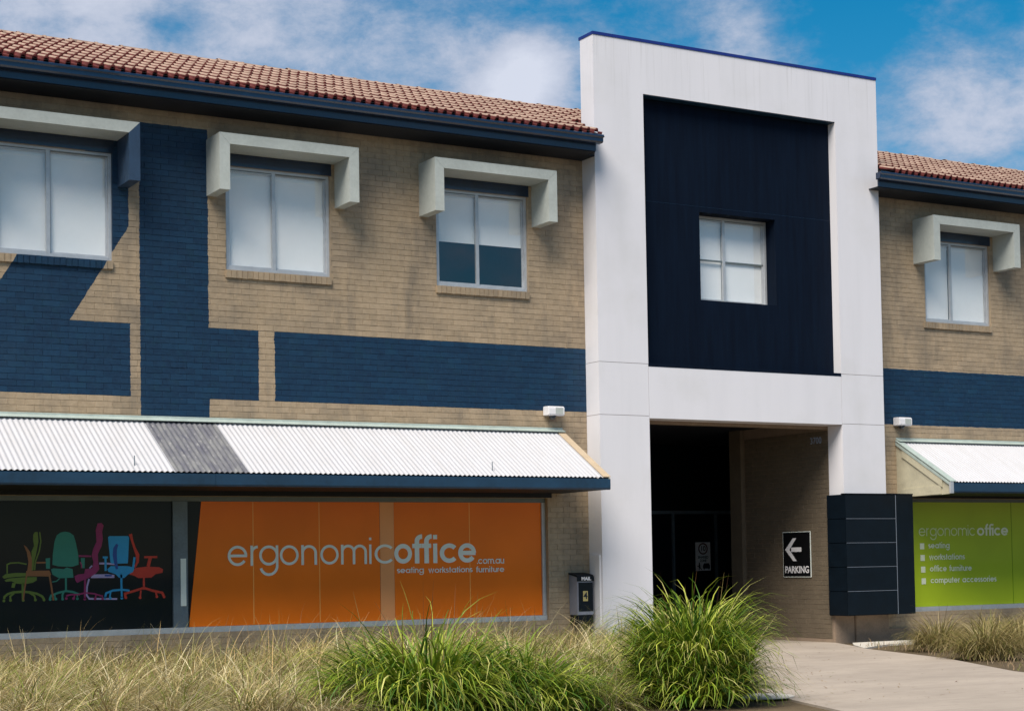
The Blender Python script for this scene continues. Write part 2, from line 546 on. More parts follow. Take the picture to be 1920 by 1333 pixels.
def lay_bricks(parent, x0, x1, z0, z1, holes, m, frame, visible, seed):
    """frame(u, z) -> (location, rotation about z). Nearest 300 whole visible bricks are objects."""
    r = np.random.default_rng(seed)
    JV = 0.0035
    full = brick_mesh(MOD - JV, 'brick'); full.materials.append(m)
    cand = []; rest = []
    k0 = math.ceil((z0 - ZB) / CRS - .01); k1 = math.floor((z1 - ZB) / CRS + .01)
    for k in range(k0, k1):
        za = ZB + k * CRS; zc = za + CRS / 2
        n0 = math.floor(x0 / MOD) - 1; off = (k % 2) * MOD / 2
        cuts = [(h[0], h[1]) for h in holes if h[2] < zc < h[3]]
        n = n0
        while n * MOD + off < x1:
            a, b = n * MOD + off + JV / 2, (n + 1) * MOD + off - JV / 2
            n += 1
            segs = [(max(a, x0 + .002), min(b, x1 - .002))]
            for (c0, c1) in cuts:
                new = []
                for (p, q) in segs:
                    if q <= c0 or p >= c1: new.append((p, q)); continue
                    if p < c0: new.append((p, c0))
                    if q > c1: new.append((c1, q))
                segs = new
            for (p, q) in segs:
                if q - p < 0.03: continue
                whole = abs((q - p) - (MOD - JV)) < 1e-4
                loc, rz = frame((p + q) / 2, zc)
                jit = r.normal(0, 0.0011)
                if whole and visible((p + q) / 2, zc):
                    cand.append(((Vector(loc) - CAM).length, (p + q) / 2, zc, jit))
                else:
                    rest.append(((p + q) / 2, zc, q - p, jit))
    cand.sort()
    tilt = math.radians(.6)
    for (d, u, z, jit) in cand[:300]:
        o = bpy.data.objects.new('brick', full); COL.objects.link(o)
        loc, rz = frame(u, z); o.location = loc
        o.rotation_euler = (r.normal(0, tilt), r.normal(0, tilt * .5), rz + r.normal(0, tilt * .5))
        nv = Vector((math.sin(rz), -math.cos(rz), 0)); o.location = Vector(loc) + nv * jit
        o.parent = parent
    rest += [(u, z, MOD - JV, jit) for (d, u, z, jit) in cand[300:]]
    V = []; Fc = []
    base = np.array([v.co[:] for v in full.vertices]); fq = np.array([p.vertices[:] for p in full.polygons])
    W0 = MOD - JV
    for i, (u, z, wd, jit) in enumerate(rest):
        b = base.copy(); b[:, 0] = np.sign(b[:, 0]) * (np.abs(b[:, 0]) + (wd - W0) / 2)
        b[4:, 1] -= jit
        a = r.normal(0, tilt); b[:, 1] -= np.where(b[:, 1] < -.001, b[:, 2] * a, 0)
        loc, rz = frame(u, z); c, s = math.cos(rz), math.sin(rz)
        V.append(np.stack([b[:, 0] * c - b[:, 1] * s + loc[0], b[:, 0] * s + b[:, 1] * c + loc[1], b[:, 2] + loc[2]], 1))
        Fc.append(fq + i * 12)
    if V:
        me = bpy.data.meshes.new('brickwork')
        me.from_pydata(np.concatenate(V).tolist(), [], np.concatenate(Fc).tolist())
        o = link('brickwork', me, m, parent); tag(o, kind='stuff')


def plane_frame(y):
    return lambda u, z: ((u, y, z), 0.0)


def sill(parent, x0, x1, zt, m, proj=0.05):
    """a row of bricks on edge under a window"""
    bed = MB().box(x0 + .004, x1 - .004, -proj + .012, 0.10, zt - 0.112, zt - 0.008).build('window_sill', m, parent)
    n = round((x1 - x0) / 0.084); wd = (x1 - x0) / n
    me = MB()
    me.box(-wd / 2 + .003, wd / 2 - .003, -proj, 0.11, -0.115, 0)
    first = None
    for i in range(n):
        if first is None:
            first = me.build('brick', m, bed, bevel=0.004); o = first
        else:
            o = first.copy(); COL.objects.link(o)
        o.location = (x0 + (i + .5) * wd, random.gauss(0, .0015), zt + random.gauss(0, .0015))
        o.rotation_euler = (math.radians(random.gauss(3, .4)), random.gauss(0, .008), 0)
    return bed


# ------------------------------------------------------------------ stroke lettering
def arc(cx, cy, r, a0, a1, n=None, ry=None):
    ry = ry or r; n = n or max(4, int(abs(a1 - a0) / 11))
    return [(cx + r * math.cos(math.radians(a0 + (a1 - a0) * i / n)), cy + ry * math.sin(math.radians(a0 + (a1 - a0) * i / n))) for i in range(n + 1)]


def glyph(ch, w):
    """strokes in units of x-height, pen width w; returns (strokes, advance)"""
    h = w / 2; R = 0.5 - h; t = 1 - h
    if ch == 'o': return [arc(.5, .5, R, 0, 360, 40)], 1.0
    if ch == 'c': return [arc(.5, .5, R, 42, 318)], .90
    if ch == 'e': return [arc(.5, .5, R, 0, 325), [(h, .5), (1 - h * .2, .5)]], 1.0
    if ch == 'a': return [arc(.5, .5, R, 0, 360, 40), [(1 - h, 0), (1 - h, 1)]], 1.0
    if ch == 'g': return [arc(.5, .5, R, 0, 360, 40), [(1 - h, 1)] + arc(.5, -.02, R, 0, -165)], 1.0
    if ch == 'p': return [arc(.5, .5, R, 0, 360, 40), [(h, 1), (h, -.42)]], 1.0
    if ch == 'n':
        q = .40 - h
        return [[(h, 0), (h, 1)], [(h, .5)] + arc(h + q, t - q, q, 180, 0) + [(h + 2 * q, 0)]], .80
    if ch == 'u':
        q = .40 - h
        return [[(h + 2 * q, 0), (h + 2 * q, 1)], [(h, 1)] + arc(h + q, h + q, q, 180, 360) + [(h + 2 * q, .5)]], .80
    if ch == 'm':
        q = .355 - h * .75
        return [[(h, 0), (h, 1)], [(h, .5)] + arc(h + q, t - q, q, 180, 0) + [(h + 2 * q, 0)],
                [(h + 2 * q, .5)] + arc(h + 3 * q, t - q, q, 180, 0) + [(h + 4 * q, 0)]], 4 * q + w
    if ch == 'r': return [[(h, 0), (h, 1)], [(h, .45)] + arc(h + .32, t - .32, .32, 180, 88)], .42
    if ch == 'i': return [[(h, 0), (h, 1)], [(h, 1.22), (h, 1.22 + max(w, .12))]], w
    if ch == 'f': return [[(h + .12, 0)] + arc(h + .12 + .24, 1.12, .24, 180, 85), [(0, t), (.46, t)]], .44
    if ch == 't': return [[(h + .12, 0), (h + .12, 1.33)], [(0, t), (.44, t)]], .44
    if ch == 'k': return [[(h, 0), (h, 1.38)], [(h, .38), (.62, 1)], [(.26, .58), (.68, 0)]], .70
    if ch == 'w': return [[(h, 1), (.33, h * .3), (.60, 1), (.87, h * .3), (1.2 - h, 1)]], 1.2
    if ch == 's':
        return [arc(.27, t - (.5 - h) / 2, .27 - h * .5, 35, 265, ry=(.5 - h) / 2) + arc(.27, h + (.5 - h) / 2, .27 - h * .5, 85, -145, ry=(.5 - h) / 2)], .54
    if ch == '.': return [[(h, 0), (h, w)]], w
    return [], .45


def ribbon(pts, w):
    P = [Vector(p) for p in pts]; n = len(P); out = []
    closed = (P[0] - P[-1]).length < 1e-6
    for i in range(n):
        if closed and i in (0, n - 1): a = (P[1] - P[0]).normalized(); b = (P[-1] - P[-2]).normalized()
        else:
            a = (P[min(i + 1, n - 1)] - P[i]) if i < n - 1 else (P[i] - P[i - 1])
            b = (P[i] - P[i - 1]) if i > 0 else a
            a = a.normalized(); b = b.normalized()
        t = (a + b)
        t = t.normalized() if t.length > 1e-6 else a
        nrm = Vector((-t.y, t.x)); c = max(.45, abs(nrm.dot(Vector((-a.y, a.x)))))
        ww = (w[i] if isinstance(w, (list, tuple)) else w) / 2 / c
        out.append((P[i] + nrm * ww, P[i] - nrm * ww))
    return out


def stroke_text(b, text, x, z, xh, w, y, track=.07, sx=1.0, width=None, word=.5):
    """adds flat strokes to MB b on the plane y, facing -y"""
    if width:
        tot = sum(glyph(c, w)[1] if c != ' ' else word for c in text) + track * (len(text) - 1)
        sx = width / (tot * xh)
    cx = x; k = 0
    for c in text:
        if c == ' ': cx += (word + track) * xh * sx; continue
        st, adv = glyph(c, w)
        for s in st:
            yy = y - 0.0004 * (k % 5); k += 1
            rb = ribbon(s, w)
            for i in range(len(rb) - 1):
                q = [rb[i][0], rb[i + 1][0], rb[i + 1][1], rb[i][1]]
                b.poly([(cx + p.x * xh * sx, yy, z + p.y * xh) for p in q])
        cx += (adv + track) * xh * sx
    return cx


def font_mesh(name, body, size, m, parent, loc, rot, offset=0.0, width=None):
    cu = bpy.data.curves.new(name, 'FONT'); cu.body = body; cu.size = size; cu.offset = offset
    cu.align_x = 'CENTER'; cu.align_y = 'CENTER'; cu.extrude = 0.0008; cu.resolution_u = 3
    to = bpy.data.objects.new(name, cu); COL.objects.link(to)
    dg = bpy.context.evaluated_depsgraph_get(); dg.update()
    me = bpy.data.meshes.new_from_object(to.evaluated_get(dg))
    COL.objects.unlink(to); bpy.data.objects.remove(to); bpy.data.curves.remove(cu)
    me.name = name; me.materials.clear(); me.materials.append(m)
    if width:
        xs = [v.co.x for v in me.vertices]; s = width / (max(xs) - min(xs))
        for v in me.vertices: v.co.x *= s
    o = link(name, me, None, parent); o.location = loc; o.rotation_euler = rot
    return o


# ------------------------------------------------------------------ ground
def sheet(name, pts, z, m, th=0.0):
    b = MB()
    if th:
        n = len(pts); top = [(x, y, z) for x, y in pts]; bot = [(x, y, z - th) for x, y in pts]
        b.poly(top); b.poly(list(reversed(bot)))
        for i in range(n):
            j = (i + 1) % n; b.poly([top[i], top[j], bot[j], bot[i]])
    else: b.poly([(x, y, z) for x, y in pts])
    o = b.build(name, m)
    return tag(o, kind='structure')


sheet('ground', [(-400, -400), (400, -400), (400, 400), (-400, 400)], -0.02, mat['soil'])
DL = [(15.75, -0.2), (13.6, -5.0), (11.55, -9.3), (10.2, -13), (9.8, -15.4)]       # left edge of the driveway
DR = [(15.6, -15.4), (15.2, -12.0), (16.5, -7.6), (17.95, -4.9), (18.96, -2.1), (19.6, -0.9), (20.02, -0.05)]
sheet('driveway', [(16.0, 14), (15.96, -.1)] + DL + DR + [(20.02, 14)], 0.004, mat['concrete'], 0.1)
sheet('road', [(-400, -200), (400, -200), (400, -15.5), (-400, -15.5)], -0.012, simple('asphalt', (.05, .05, .052), .85, var=.25, scale=12, bump=.4))
sheet('path', [(19.05, -1.9), (19.62, -1.0), (20.1, -0.42), (22.6, -0.42), (22.6, -1.05), (20.2, -1.25)], 0.010, mat['slab'], 0.1)

# ------------------------------------------------------------------ the two brick wings
WINS_L = [(5.58, 7.22), (8.89, 10.53), (12.31, 13.95)]
WINS_R = [(22.40, 24.04), (25.84, 27.48), (29.2, 30.84)]
WZ0, WZ1 = 5.775, 7.29
EAVE_Z = 8.24


def upper_window(parent, x0, x1, m, mull, blind_to, frame_glass=0.115, z0=WZ0, z1=WZ1, transom=None, y=0.035):
    f = MB(); t = 0.045; xm = x0 + mull
    f.box(x0, x0 + t, y, y + .07, z0, z1); f.box(x1 - t, x1, y, y + .07, z0, z1)
    f.box(x0 + t, x1 - t, y, y + .07, z1 - t, z1); f.box(x0 + t, x1 - t, y, y + .07, z0, z0 + t)
    fr = f.build('window', mat['alu'], parent, bevel=.003)
    # sliding sash rails: front sash left, rear sash right
    s = MB(); q = .028; ys = y + .014
    s.box(xm - q, xm + q, ys - .012, ys + .03, z0 + t, z1 - t)
    s.box(x0 + t, xm - q, ys, ys + .02, z1 - t - q, z1 - t); s.box(x0 + t, xm - q, ys, ys + .02, z0 + t, z0 + t + q)
    s.box(x0 + t, x0 + t + q, ys, ys + .02, z0 + t + q, z1 - t - q)
    s.build('sash', mat['alu'], fr, bevel=.002)
    s = MB(); yr = y + .042
    s.box(xm + q, x1 - t, yr, yr + .02, z1 - t - q, z1 - t); s.box(xm + q, x1 - t, yr, yr + .02, z0 + t, z0 + t + q)
    s.box(x1 - t - q, x1 - t, yr, yr + .02, z0 + t + q, z1 - t - q)
    s.build('sash', mat['alu'], fr, bevel=.002)
    MB().box(xm + q + .001, xm + q + .013, yr - .004, yr + .018, z0 + t, z1 - t).box(x0 + t, x1 - t, ys - .004, ys + .002, z1 - t - q * .4, z1 - t - .001).build('shadow_strip', mat['alu_dark'], fr)  # dark strips standing in for the shadow lines by the mullion and top rail
    if transom:
        MB().box(x0 + t, xm - q, ys, ys + .025, transom - .014, transom + .014).box(xm + q, x1 - t, yr, yr + .025, transom - .014, transom + .014).build('transom', mat['alu_dark'], fr)
    MB().box(x0 + t + q, xm - q, ys + .008, ys + .012, z0 + t + q, z1 - t - q).build('pane', mat['glass'], fr)
    MB().box(xm + q, x1 - t - q, yr + .008, yr + .012, z0 + t + q, z1 - t - q).build('pane', mat['glass'], fr)
    if blind_to is not None:
        for a, b in ((x0 + .06, xm - .012), (xm + .012, x1 - .06)):
            bl = MB().box(a, b, y + .075, y + .078, blind_to, z1 - .05)
            bl.cyl((a, y + .095, z1 - .06), (1, 0, 0), .022, b - a, 10)
            bl.box(a, b, y + .072, y + .082, blind_to - .02, blind_to)
            bl.box(a, b, y + .066, y + .073, z1 - .135, z1 - .10)
            bl.build('roller_blind', mat['blind'], fr)
    return fr


def window_hood(parent, c, right_navy=False):
    x0, x1 = c - 1.08, c + 1.08; zt, zb, y0, th = 7.62, 6.81, -0.545, 0.155
    # two mitred side legs and a head, like the photo's joints
    hd = MB(); n = 0
    prof = [(x0, zt), (x1, zt), (x1 - th, zt - th), (x0 + th, zt - th)]
    def ext(pr):
        b = MB(); k = len(pr)
        fr = [(x, y0, z) for x, z in pr]; bk = [(x, 0.0, z) for x, z in pr]
        b.poly(fr); b.poly(list(reversed(bk)))
        for i in range(k):
            j = (i + 1) % k; b.poly([fr[j], fr[i], bk[i], bk[j]])
        return b
    h = ext(prof).build('window_hood', mat['hood_white'], parent, bevel=.004)
    g = .003
    ext([(x0, zt - g), (x0 + th, zt - th - g), (x0 + th, zb), (x0, zb)]).build('side_fin', mat['hood_white'], h, bevel=.004)
    o = ext([(x1, zt - g), (x1, zb), (x1 - th, zb), (x1 - th, zt - th - g)]).build('side_fin', mat['hood_navy'] if right_navy else mat['hood_white'], h, bevel=.004)
    if right_navy: o['label'] = 'navy painted side fin'
    return h


# tile: two rolls, cover 0.30 x 0.335, origin at its lower left, runs up along +y
def tile_mesh():
    me = bpy.data.meshes.new('roof_tile'); v = []; f = []; mi = []
    prof = []   # (x, z, material)
    for r in range(2):
        x0 = r * .15
        for i in range(7):
            a = math.pi * (1 - i / 6); prof.append((x0 + .037 + .034 * math.cos(a), .008 + .054 * math.sin(a) ** .8))
        prof.append((x0 + .082, .000)); prof.append((x0 + .140, .000))
    prof.append((.302, .010))
    n = len(prof)
    for (yy, dz) in ((0, .030), (.375, 0.0)):
        for x, z in prof: v.append((x, yy, z + dz))
    for x, z in prof: v.append((x, 0.006, z - .012))
    for i in range(n - 1):
        f.append((i, i + 1, n + i + 1, n + i)); mi.append(0 if 1 <= (i % 9) < 5 else 1)  # pale crest facets, flanks and pans in the painted shade colour
        f.append((i + 1, i, 2 * n + i, 2 * n + i + 1)); mi.append(1)  # nose face takes the dark colour as its shadow
    me.from_pydata(v, [], f)
    me.materials.append(mat['tile_crown']); me.materials.append(mat['tile_shade'])
    me.polygons.foreach_set('material_index', mi)
    me.polygons.foreach_set('use_smooth', [True] * len(f))
    me.update()
    return me


TILE = tile_mesh()
PITCH = math.radians(22.6)


def tiled_roof(parent, x0, x1, seed):
    """front slope from the eave up to the ridge"""
    r = np.random.default_rng(seed)
    x0 = x0 - (.18 if x1 < 16 else 0); y0, z0 = -0.70, 8.235; y1 = 2.02; slope = (y1 - y0) / math.cos(PITCH); z1 = z0 + (y1 - y0) * math.tan(PITCH)
    b = MB()
    b.poly([(x0, y0, z0), (x1, y0, z0), (x1, y1, z1), (x0, y1, z1)])
    if x1 < 16: b.poly([(x1, .10, z0 + .8 * math.tan(PITCH)), (17.6, .10, z0 + .8 * math.tan(PITCH)), (17.6, y1, z1), (x1, y1, z1)])
    b.poly([(x0, y1 + 2.7, z0), (x1, y1 + 2.7, z0), (x1, y1, z1), (x0, y1, z1)])
    b.poly([(x0, y0, z0 - .02), (x0, y1 + 2.7, z0 - .02), (x0, y1, z1 - .02)])
    b.poly([(x1, y0, z0 - .02), (x1, y1 + 2.7, z0 - .02), (x1, y1, z1 - .02)])
    roof = b.build('roof', mat['navy_dark'], parent)
    rows = 8; gauge = slope / rows; xe = x1 + (2.6 if x1 < 16 else 0); cols = int((xe - x0) / .30)
    L_ = []
    for k in range(rows):
        for c in range(cols):
            s = k * gauge - (.03 if k == 0 else 0)
            x = x0 + c * .30 + r.normal(0, .003)
            if x > 14.70 and x1 < 16 and k < 3: continue
            L_.append((x, y0 + s * math.cos(PITCH), z0 + s * math.sin(PITCH) + .012 + r.normal(0, .002), r.normal(0, .006), r.normal(0, .006)))
    L_.sort(key=lambda q: (Vector(q[:3]) - CAM).length + (0 if 4.5 < q[0] < 25.5 else 100))
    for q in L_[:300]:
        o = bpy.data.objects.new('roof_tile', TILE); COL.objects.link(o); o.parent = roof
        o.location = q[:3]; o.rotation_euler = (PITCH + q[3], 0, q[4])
    rest = L_[300:]
    if rest:
        bm = bmesh.new()
        for q in rest:
            n = len(bm.verts); tmp = TILE.copy()
            tmp.transform(Matrix.Translation(q[:3]) @ Matrix.Rotation(q[4], 4, 'Z') @ Matrix.Rotation(PITCH + q[3], 4, 'X'))
            bm.from_mesh(tmp); bpy.data.meshes.remove(tmp)
        me = bpy.data.meshes.new('roof_tiling'); bm.to_mesh(me); bm.free()
        me.materials.append(mat['tile_crown']); me.materials.append(mat['tile_shade'])
        tag(link('roof_tiling', me, None, roof), kind='stuff')
    # ridge capping
    rm = MB(); seg = 8; ln = .42; n = 0
    for t, rr in ((0, .098), (.04, .104), (.05, .090), (ln, .084)):
        for i in range(seg + 1):
            a = math.pi * i / seg
            rm.v.append((t, -rr * 1.15 * math.cos(a), rr * .72 * math.sin(a)))
    for k in range(3):
        for i in range(seg):
            a = k * (seg + 1) + i; rm.f.append((a, a + 1, a + seg + 2, a + seg + 1)); rm.mi.append(0)
    first = rm.build('ridge_tile', mat['tile_crown'], roof, smooth=True)
    k = 0; x = x0
    while x < xe - .05:
        o = first if k == 0 else first.copy()
        if k: COL.objects.link(o)
        o.location = (x, y1, z1 + .012 + r.normal(0, .004)); o.rotation_euler = (0, r.normal(0, .008), 0)
        x += .39; k += 1
    return roof


def eaves(parent, x0, x1, capend):
    # quad gutter, open at the top, with rolled lip
    prof = [(-.775, 8.225), (-.79, 8.215), (-.79, 8.19), (-.765, 8.17), (-.765, 8.115), (-.74, 8.095), (-.645, 8.095), (-.645, 8.215),
            (-.652, 8.215), (-.652, 8.105), (-.735, 8.105), (-.755, 8.12), (-.757, 8.205)]
    b = MB().prism_x(prof, x0, x1)
    b.poly([(x0, -.765, 8.17), (x0, -.765, 8.115), (x0, -.74, 8.095), (x0, -.645, 8.095), (x0, -.645, 8.215), (x0, -.76, 8.215)])
    b.poly([(x1, -.765, 8.17), (x1, -.765, 8.115), (x1, -.74, 8.095), (x1, -.645, 8.095), (x1, -.645, 8.215), (x1, -.76, 8.215)])
    b.build('gutter', mat['eave_navy'], parent)
    MB().box(x0 + .06, x1 - .06, -.640, -.615, 7.985, 8.20).build('fascia', mat['eave_navy'], parent)
    MB().box(x0 + .06, x1 - .06, -.613, .02, 7.975, 7.990).box(x1 - .058, 14.998 if x1 < 16 else x1, -.38, .02, 7.975, 7.990).build('soffit', mat['navy_dark'], parent)


def awning(parent, x0, x1, grey=None, end='right'):
    zw, zf, yf = 3.565, 2.765, -1.36
    n = int((x1 - x0) / .076 * 8)

    def corr(a, b_, m, nm='corrugated_sheet'):
        b = MB(); k = int(round((b_ - a) / .0095)); rows = 5
        xs = [a + (b_ - a) * i / k for i in range(k + 1)]
        for j in range(rows + 1):
            t = j / rows
            for x in xs:
                zoff = .0085 * math.cos(2 * math.pi * x / .076) + (.0015 * math.sin(x * 3.1 + j) if 0 < j < rows else 0)
                b.v.append((x, -.01 + (yf + .01) * t, zw + (zf - zw) * t + zoff))
        W = k + 1
        for j in range(rows):
            for i in range(k): b.f.append((j * W + i, j * W + i + 1, (j + 1) * W + i + 1, (j + 1) * W + i)); b.mi.append(0)
        return b.build(nm, m, awn, smooth=True)
    # awning body: end walls, dark soffit
    body = MB()
    body.box(x0 + .03, x1 - .03, yf + .035, -.01, 2.575, 2.60)
    awn = body.build('awning', mat['navy_dark'], parent)
    if grey:
        corr(x0 + .02, grey[0], mat['corr']); o = corr(grey[0] + .002, grey[1], mat['corr_worn']); o['label'] = 'weathered grey unpainted sheets'
        corr(grey[1] + .002, x1 - .02, mat['corr'])
    else: corr(x0 + .02, x1 - .02, mat['corr'])
    for rx in ((7.12, 12.55) if end == 'right' else (27.3,)):
        MB().cyl((rx, -1.22, 2.83), (0, 0, 1), .007, .15, 8).build('steel_rod', mat['grey_post'], awn)
    # front fascia in lengths, gutter lip
    cuts = [x0] + ([8.19] if x0 < 8 else [25.2]) + [x1]
    for a, b_ in zip(cuts[:-1], cuts[1:]):
        f = MB().prism_x([(yf + .008, 2.745), (yf - .022, 2.738), (yf - .022, 2.60), (yf - .012, 2.574), (yf + .03, 2.574), (yf + .03, 2.745)], a + .002, b_ - .002)
        f.build('fascia', mat['navy_metal'], awn)
    # wall flashing
    MB().prism_x([(-.003, 3.625), (-.012, 3.62), (-.014, 3.60), (-.11, 3.555), (-.11, 3.550), (-.003, 3.59)], x0 + (.02 if end == 'left' else 0), x1).build('flashing', mat['flash'], awn)

    def rake(xa, xb, up, dn, m, nm, y_in=-.02, yfr=None):
        """a board that follows the slope"""
        yfr = yf - .015 if yfr is None else yfr
        s = (zf - zw) / (yf)
        z = lambda y: zw + (zf - zw) * (y / yf)
        b = MB(); pr = [(y_in, z(y_in) + up), (yfr, z(yfr) + up), (yfr, z(yfr) - dn), (y_in, z(y_in) - dn)]
        b.prism_x(pr, xa, xb); return b.build(nm, m, awn)
    if end == 'right':
        rake(x1 - .125, x1 + .005, .022, -.010, mat['tan_flash'], 'barge_capping')
        rake(x1 - .025, x1, -.012, .16, mat['cream'], 'barge_board')
        gb = MB(); z = lambda y: zw + (zf - zw) * (y / yf)
        gb.prism_x([(-.02, zw - .18), (yf + .04, z(yf + .04) - .18), (yf + .04, 2.575), (-.02, 2.575)], x1 - .05, x1 - .03)
        gb.build('end_panel', mat['cream'], awn)
    else:
        rake(x0 - .015, x0 + .125, .024, -.010, mat['flash'], 'barge_capping')
        rake(x0 - .010, x0 + .02, -.010, .065, mat['flash'], 'barge_board')
        z = lambda y: zw + (zf - zw) * (y / yf)
        gb = MB(); gb.prism_x([(-.0, zw - .07), (yf, z(yf) - .07), (yf, 2.56), (-1.0, 2.545), (-.0, 2.54)], x0 + .02, x0 + .04)
        gb.build('end_panel', mat['cream'], awn)
        rake(x0 - .002, x0 + .019, -.070, .205, mat['cream'], 'barge_trim', y_in=-.17, yfr=-1.16)
        MB().prism_x([(-.12, 2.68), (-1.12, 2.72), (-1.12, 2.56), (-.12, 2.545)], x0 + .003, x0 + .019).build('bottom_trim', mat['cream'], awn)
        MB().box(x0 - .02, x0 + .05, yf - .03, yf + .01, 2.565, 2.76).build('gutter_stop', mat['alu'], awn)
    return awn


def building(label, x0, x1, wins, shop, brick, side):
    b = thing('brick_building', label, 'building', (x0, 0, 0), 'painted brick wings either side of the entrance')
    holes = [(a, c, WZ0 - .01, WZ1) for a, c in wins] + [shop]
    zt = 8.0
    wl = wall_with_holes(x0, x1, 0.0, zt, holes, .0, .11).build('wall', brick, b)
    lay_bricks(wl, x0, x1, 0.065, 7.99, [(h[0], h[1], h[2], h[3]) for h in holes], brick, plane_frame(0.0),
               (lambda u, z: 5.4 < u and z > 3.62), 11 if side == 'left' else 12)
    # rooms behind the openings
    room = MB()
    room.box(x0 + .05, x1 - .05, 2.6, 2.7, .0, 8.0); room.box(x0 + .05, x1 - .05, .12, 2.6, 4.3, 4.5)
    room.box(x0 + .05, x1 - .05, .12, 2.6, 7.7, 7.8); room.box(x0, x0 + .05, .12, 2.7, 0, 8.0); room.box(x1 - .05, x1, .12, 2.7, 0, 8.0)
    for a, c in wins: room.box(a - .6, a - .5, .12, 2.6, 4.5, 7.7)
    room.build('interior_partition', mat['room'], b)
    tiled_roof(b, x0, x1 - (0 if side == 'left' else 0), 5 if side == 'left' else 6)
    return b


SHOP_L = (-1.0, 14.23, 0.555, 2.50)
SHOP_R = (21.10, 30.5, 0.470, 2.53)
left = building('long two-storey tan and navy brick wing left of the white entrance, orange shopfront below',
                -2.0, 15.0, WINS_L, SHOP_L, mat['brick_l'], 'left')
right = building('tan and navy brick wing right of the white entrance, lime green shopfront below',
                 21.0, 32.0, WINS_R, SHOP_R, mat['brick_r'], 'right')

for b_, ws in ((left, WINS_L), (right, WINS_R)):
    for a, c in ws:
        MB().box(a - .02, c + .02, -.014, -.0065, WZ1 - .005, 7.462).build('dark_head_panel', mat['eave_navy'], b_)  # dark navy panel laid over the brick above each window
MB().box(-1.0, 14.3, -.022, -.0065, 2.505, 2.66).build('awning_shade_strip', mat['navy_dark'], left)  # dark strips added over the brick to paint in the awnings' shade
MB().box(21.62, 30.5, -.022, -.0065, 2.535, 2.66).build('awning_shade_strip', mat['navy_dark'], right)
for i, (a, c) in enumerate(WINS_L):
    wn = upper_window(left, a, c, None, .755 if i != 2 else .745, WZ0 + .05 if i != 2 else 6.50)
    sill(left, (a + c) / 2 - .84, (a + c) / 2 + .82, 5.765, mat['brick_l'])
    window_hood(left, (a + c) / 2 - .03, right_navy=(i == 0))
for i, (a, c) in enumerate(WINS_R):
    upper_window(right, a, c, None, .68, WZ0 + .05)
    sill(right, (a + c) / 2 - .88, (a + c) / 2 + .82, 5.765, mat['brick_r'])
    window_hood(right, (a + c) / 2 - .01)
eaves(left, -2.0, 14.92, 1)
eaves(right, 20.70, 32.0, 1)
awning(left, -1.5, 14.53, grey=(7.64, 8.665), end='right')
awning(right, 21.575, 31.5, end='left')

# ------------------------------------------------------------------ shopfronts
GY = 0.10


def film(parent, pts, m, name, y=GY, mi=None):
    b = MB(); fr = [(x, y, z) for x, z in pts]; bk = [(x, y + .008, z) for x, z in pts]
    b.poly(fr); b.poly(list(reversed(bk))); k = len(pts)
    for i in range(k):
        j = (i + 1) % k; b.poly([fr[j], fr[i], bk[i], bk[j]])
    return b.build(name, m, parent)


# left shopfront: silver sill, dark head, chair-print pane, post, orange panes
z0, z1 = .655, 2.445
b = MB()
b.box(-1.0, 14.225, GY - .055, GY + .05, .565, .648)
b.box(14.165, 14.228, GY - .03, GY + .05, .650, 2.43)
sw = b.build('shop_window', mat['alu'], left, bevel=.004)
MB().box(-1.0, 14.225, GY - .03, GY + .05, 2.432, 2.498).build('head_rail', mat['alu_dark'], sw)
MB().box(8.08, 8.295, GY - .04, GY + .05, .65, 2.43).build('post', mat['grey_post'], sw)
MB().box(8.185, 8.265, GY - .052, GY - .041, .95, 1.62).build('post_plate', mat['letter'], sw)
pn = film(sw, [(3.0, .65), (8.078, .65), (8.078, 2.43), (3.0, 2.43)], mat['dark_film'], 'pane'); pn['label'] = 'near black pane with a print of coloured chairs'
film(sw, [(-1.0, .65), (2.95, .65), (2.95, 2.43), (-1.0, 2.43)], mat['dark_film'], 'pane')
film(sw, [(8.297, .65), (8.314, .65), (8.512, 2.43), (8.297, 2.43)], mat['dark_film'], 'pane', y=GY + .001)
p = film(sw, [(8.318, .65), (11.325, .65), (11.325, 2.43), (8.516, 2.43)], mat['orange'], 'pane'); p['label'] = 'orange pane with the slanted left edge'
p = film(sw, [(11.33, .65), (11.565, .65), (11.565, 2.43), (11.33, 2.43)], mat['orange_light'], 'column', y=GY - .002); p['label'] = 'paler orange column between the panes'
p = film(sw, [(11.57, .65), (14.163, .65), (14.163, 2.43), (11.57, 2.43)], mat['orange'], 'pane'); p['label'] = 'orange pane at the right end'
s = MB()
for x in (9.29, 10.33, 12.86): s.box(x, x + .014, GY - .0022, GY - .0008, .66, 2.425)
s.build('film_seam', mat['seam'], sw)
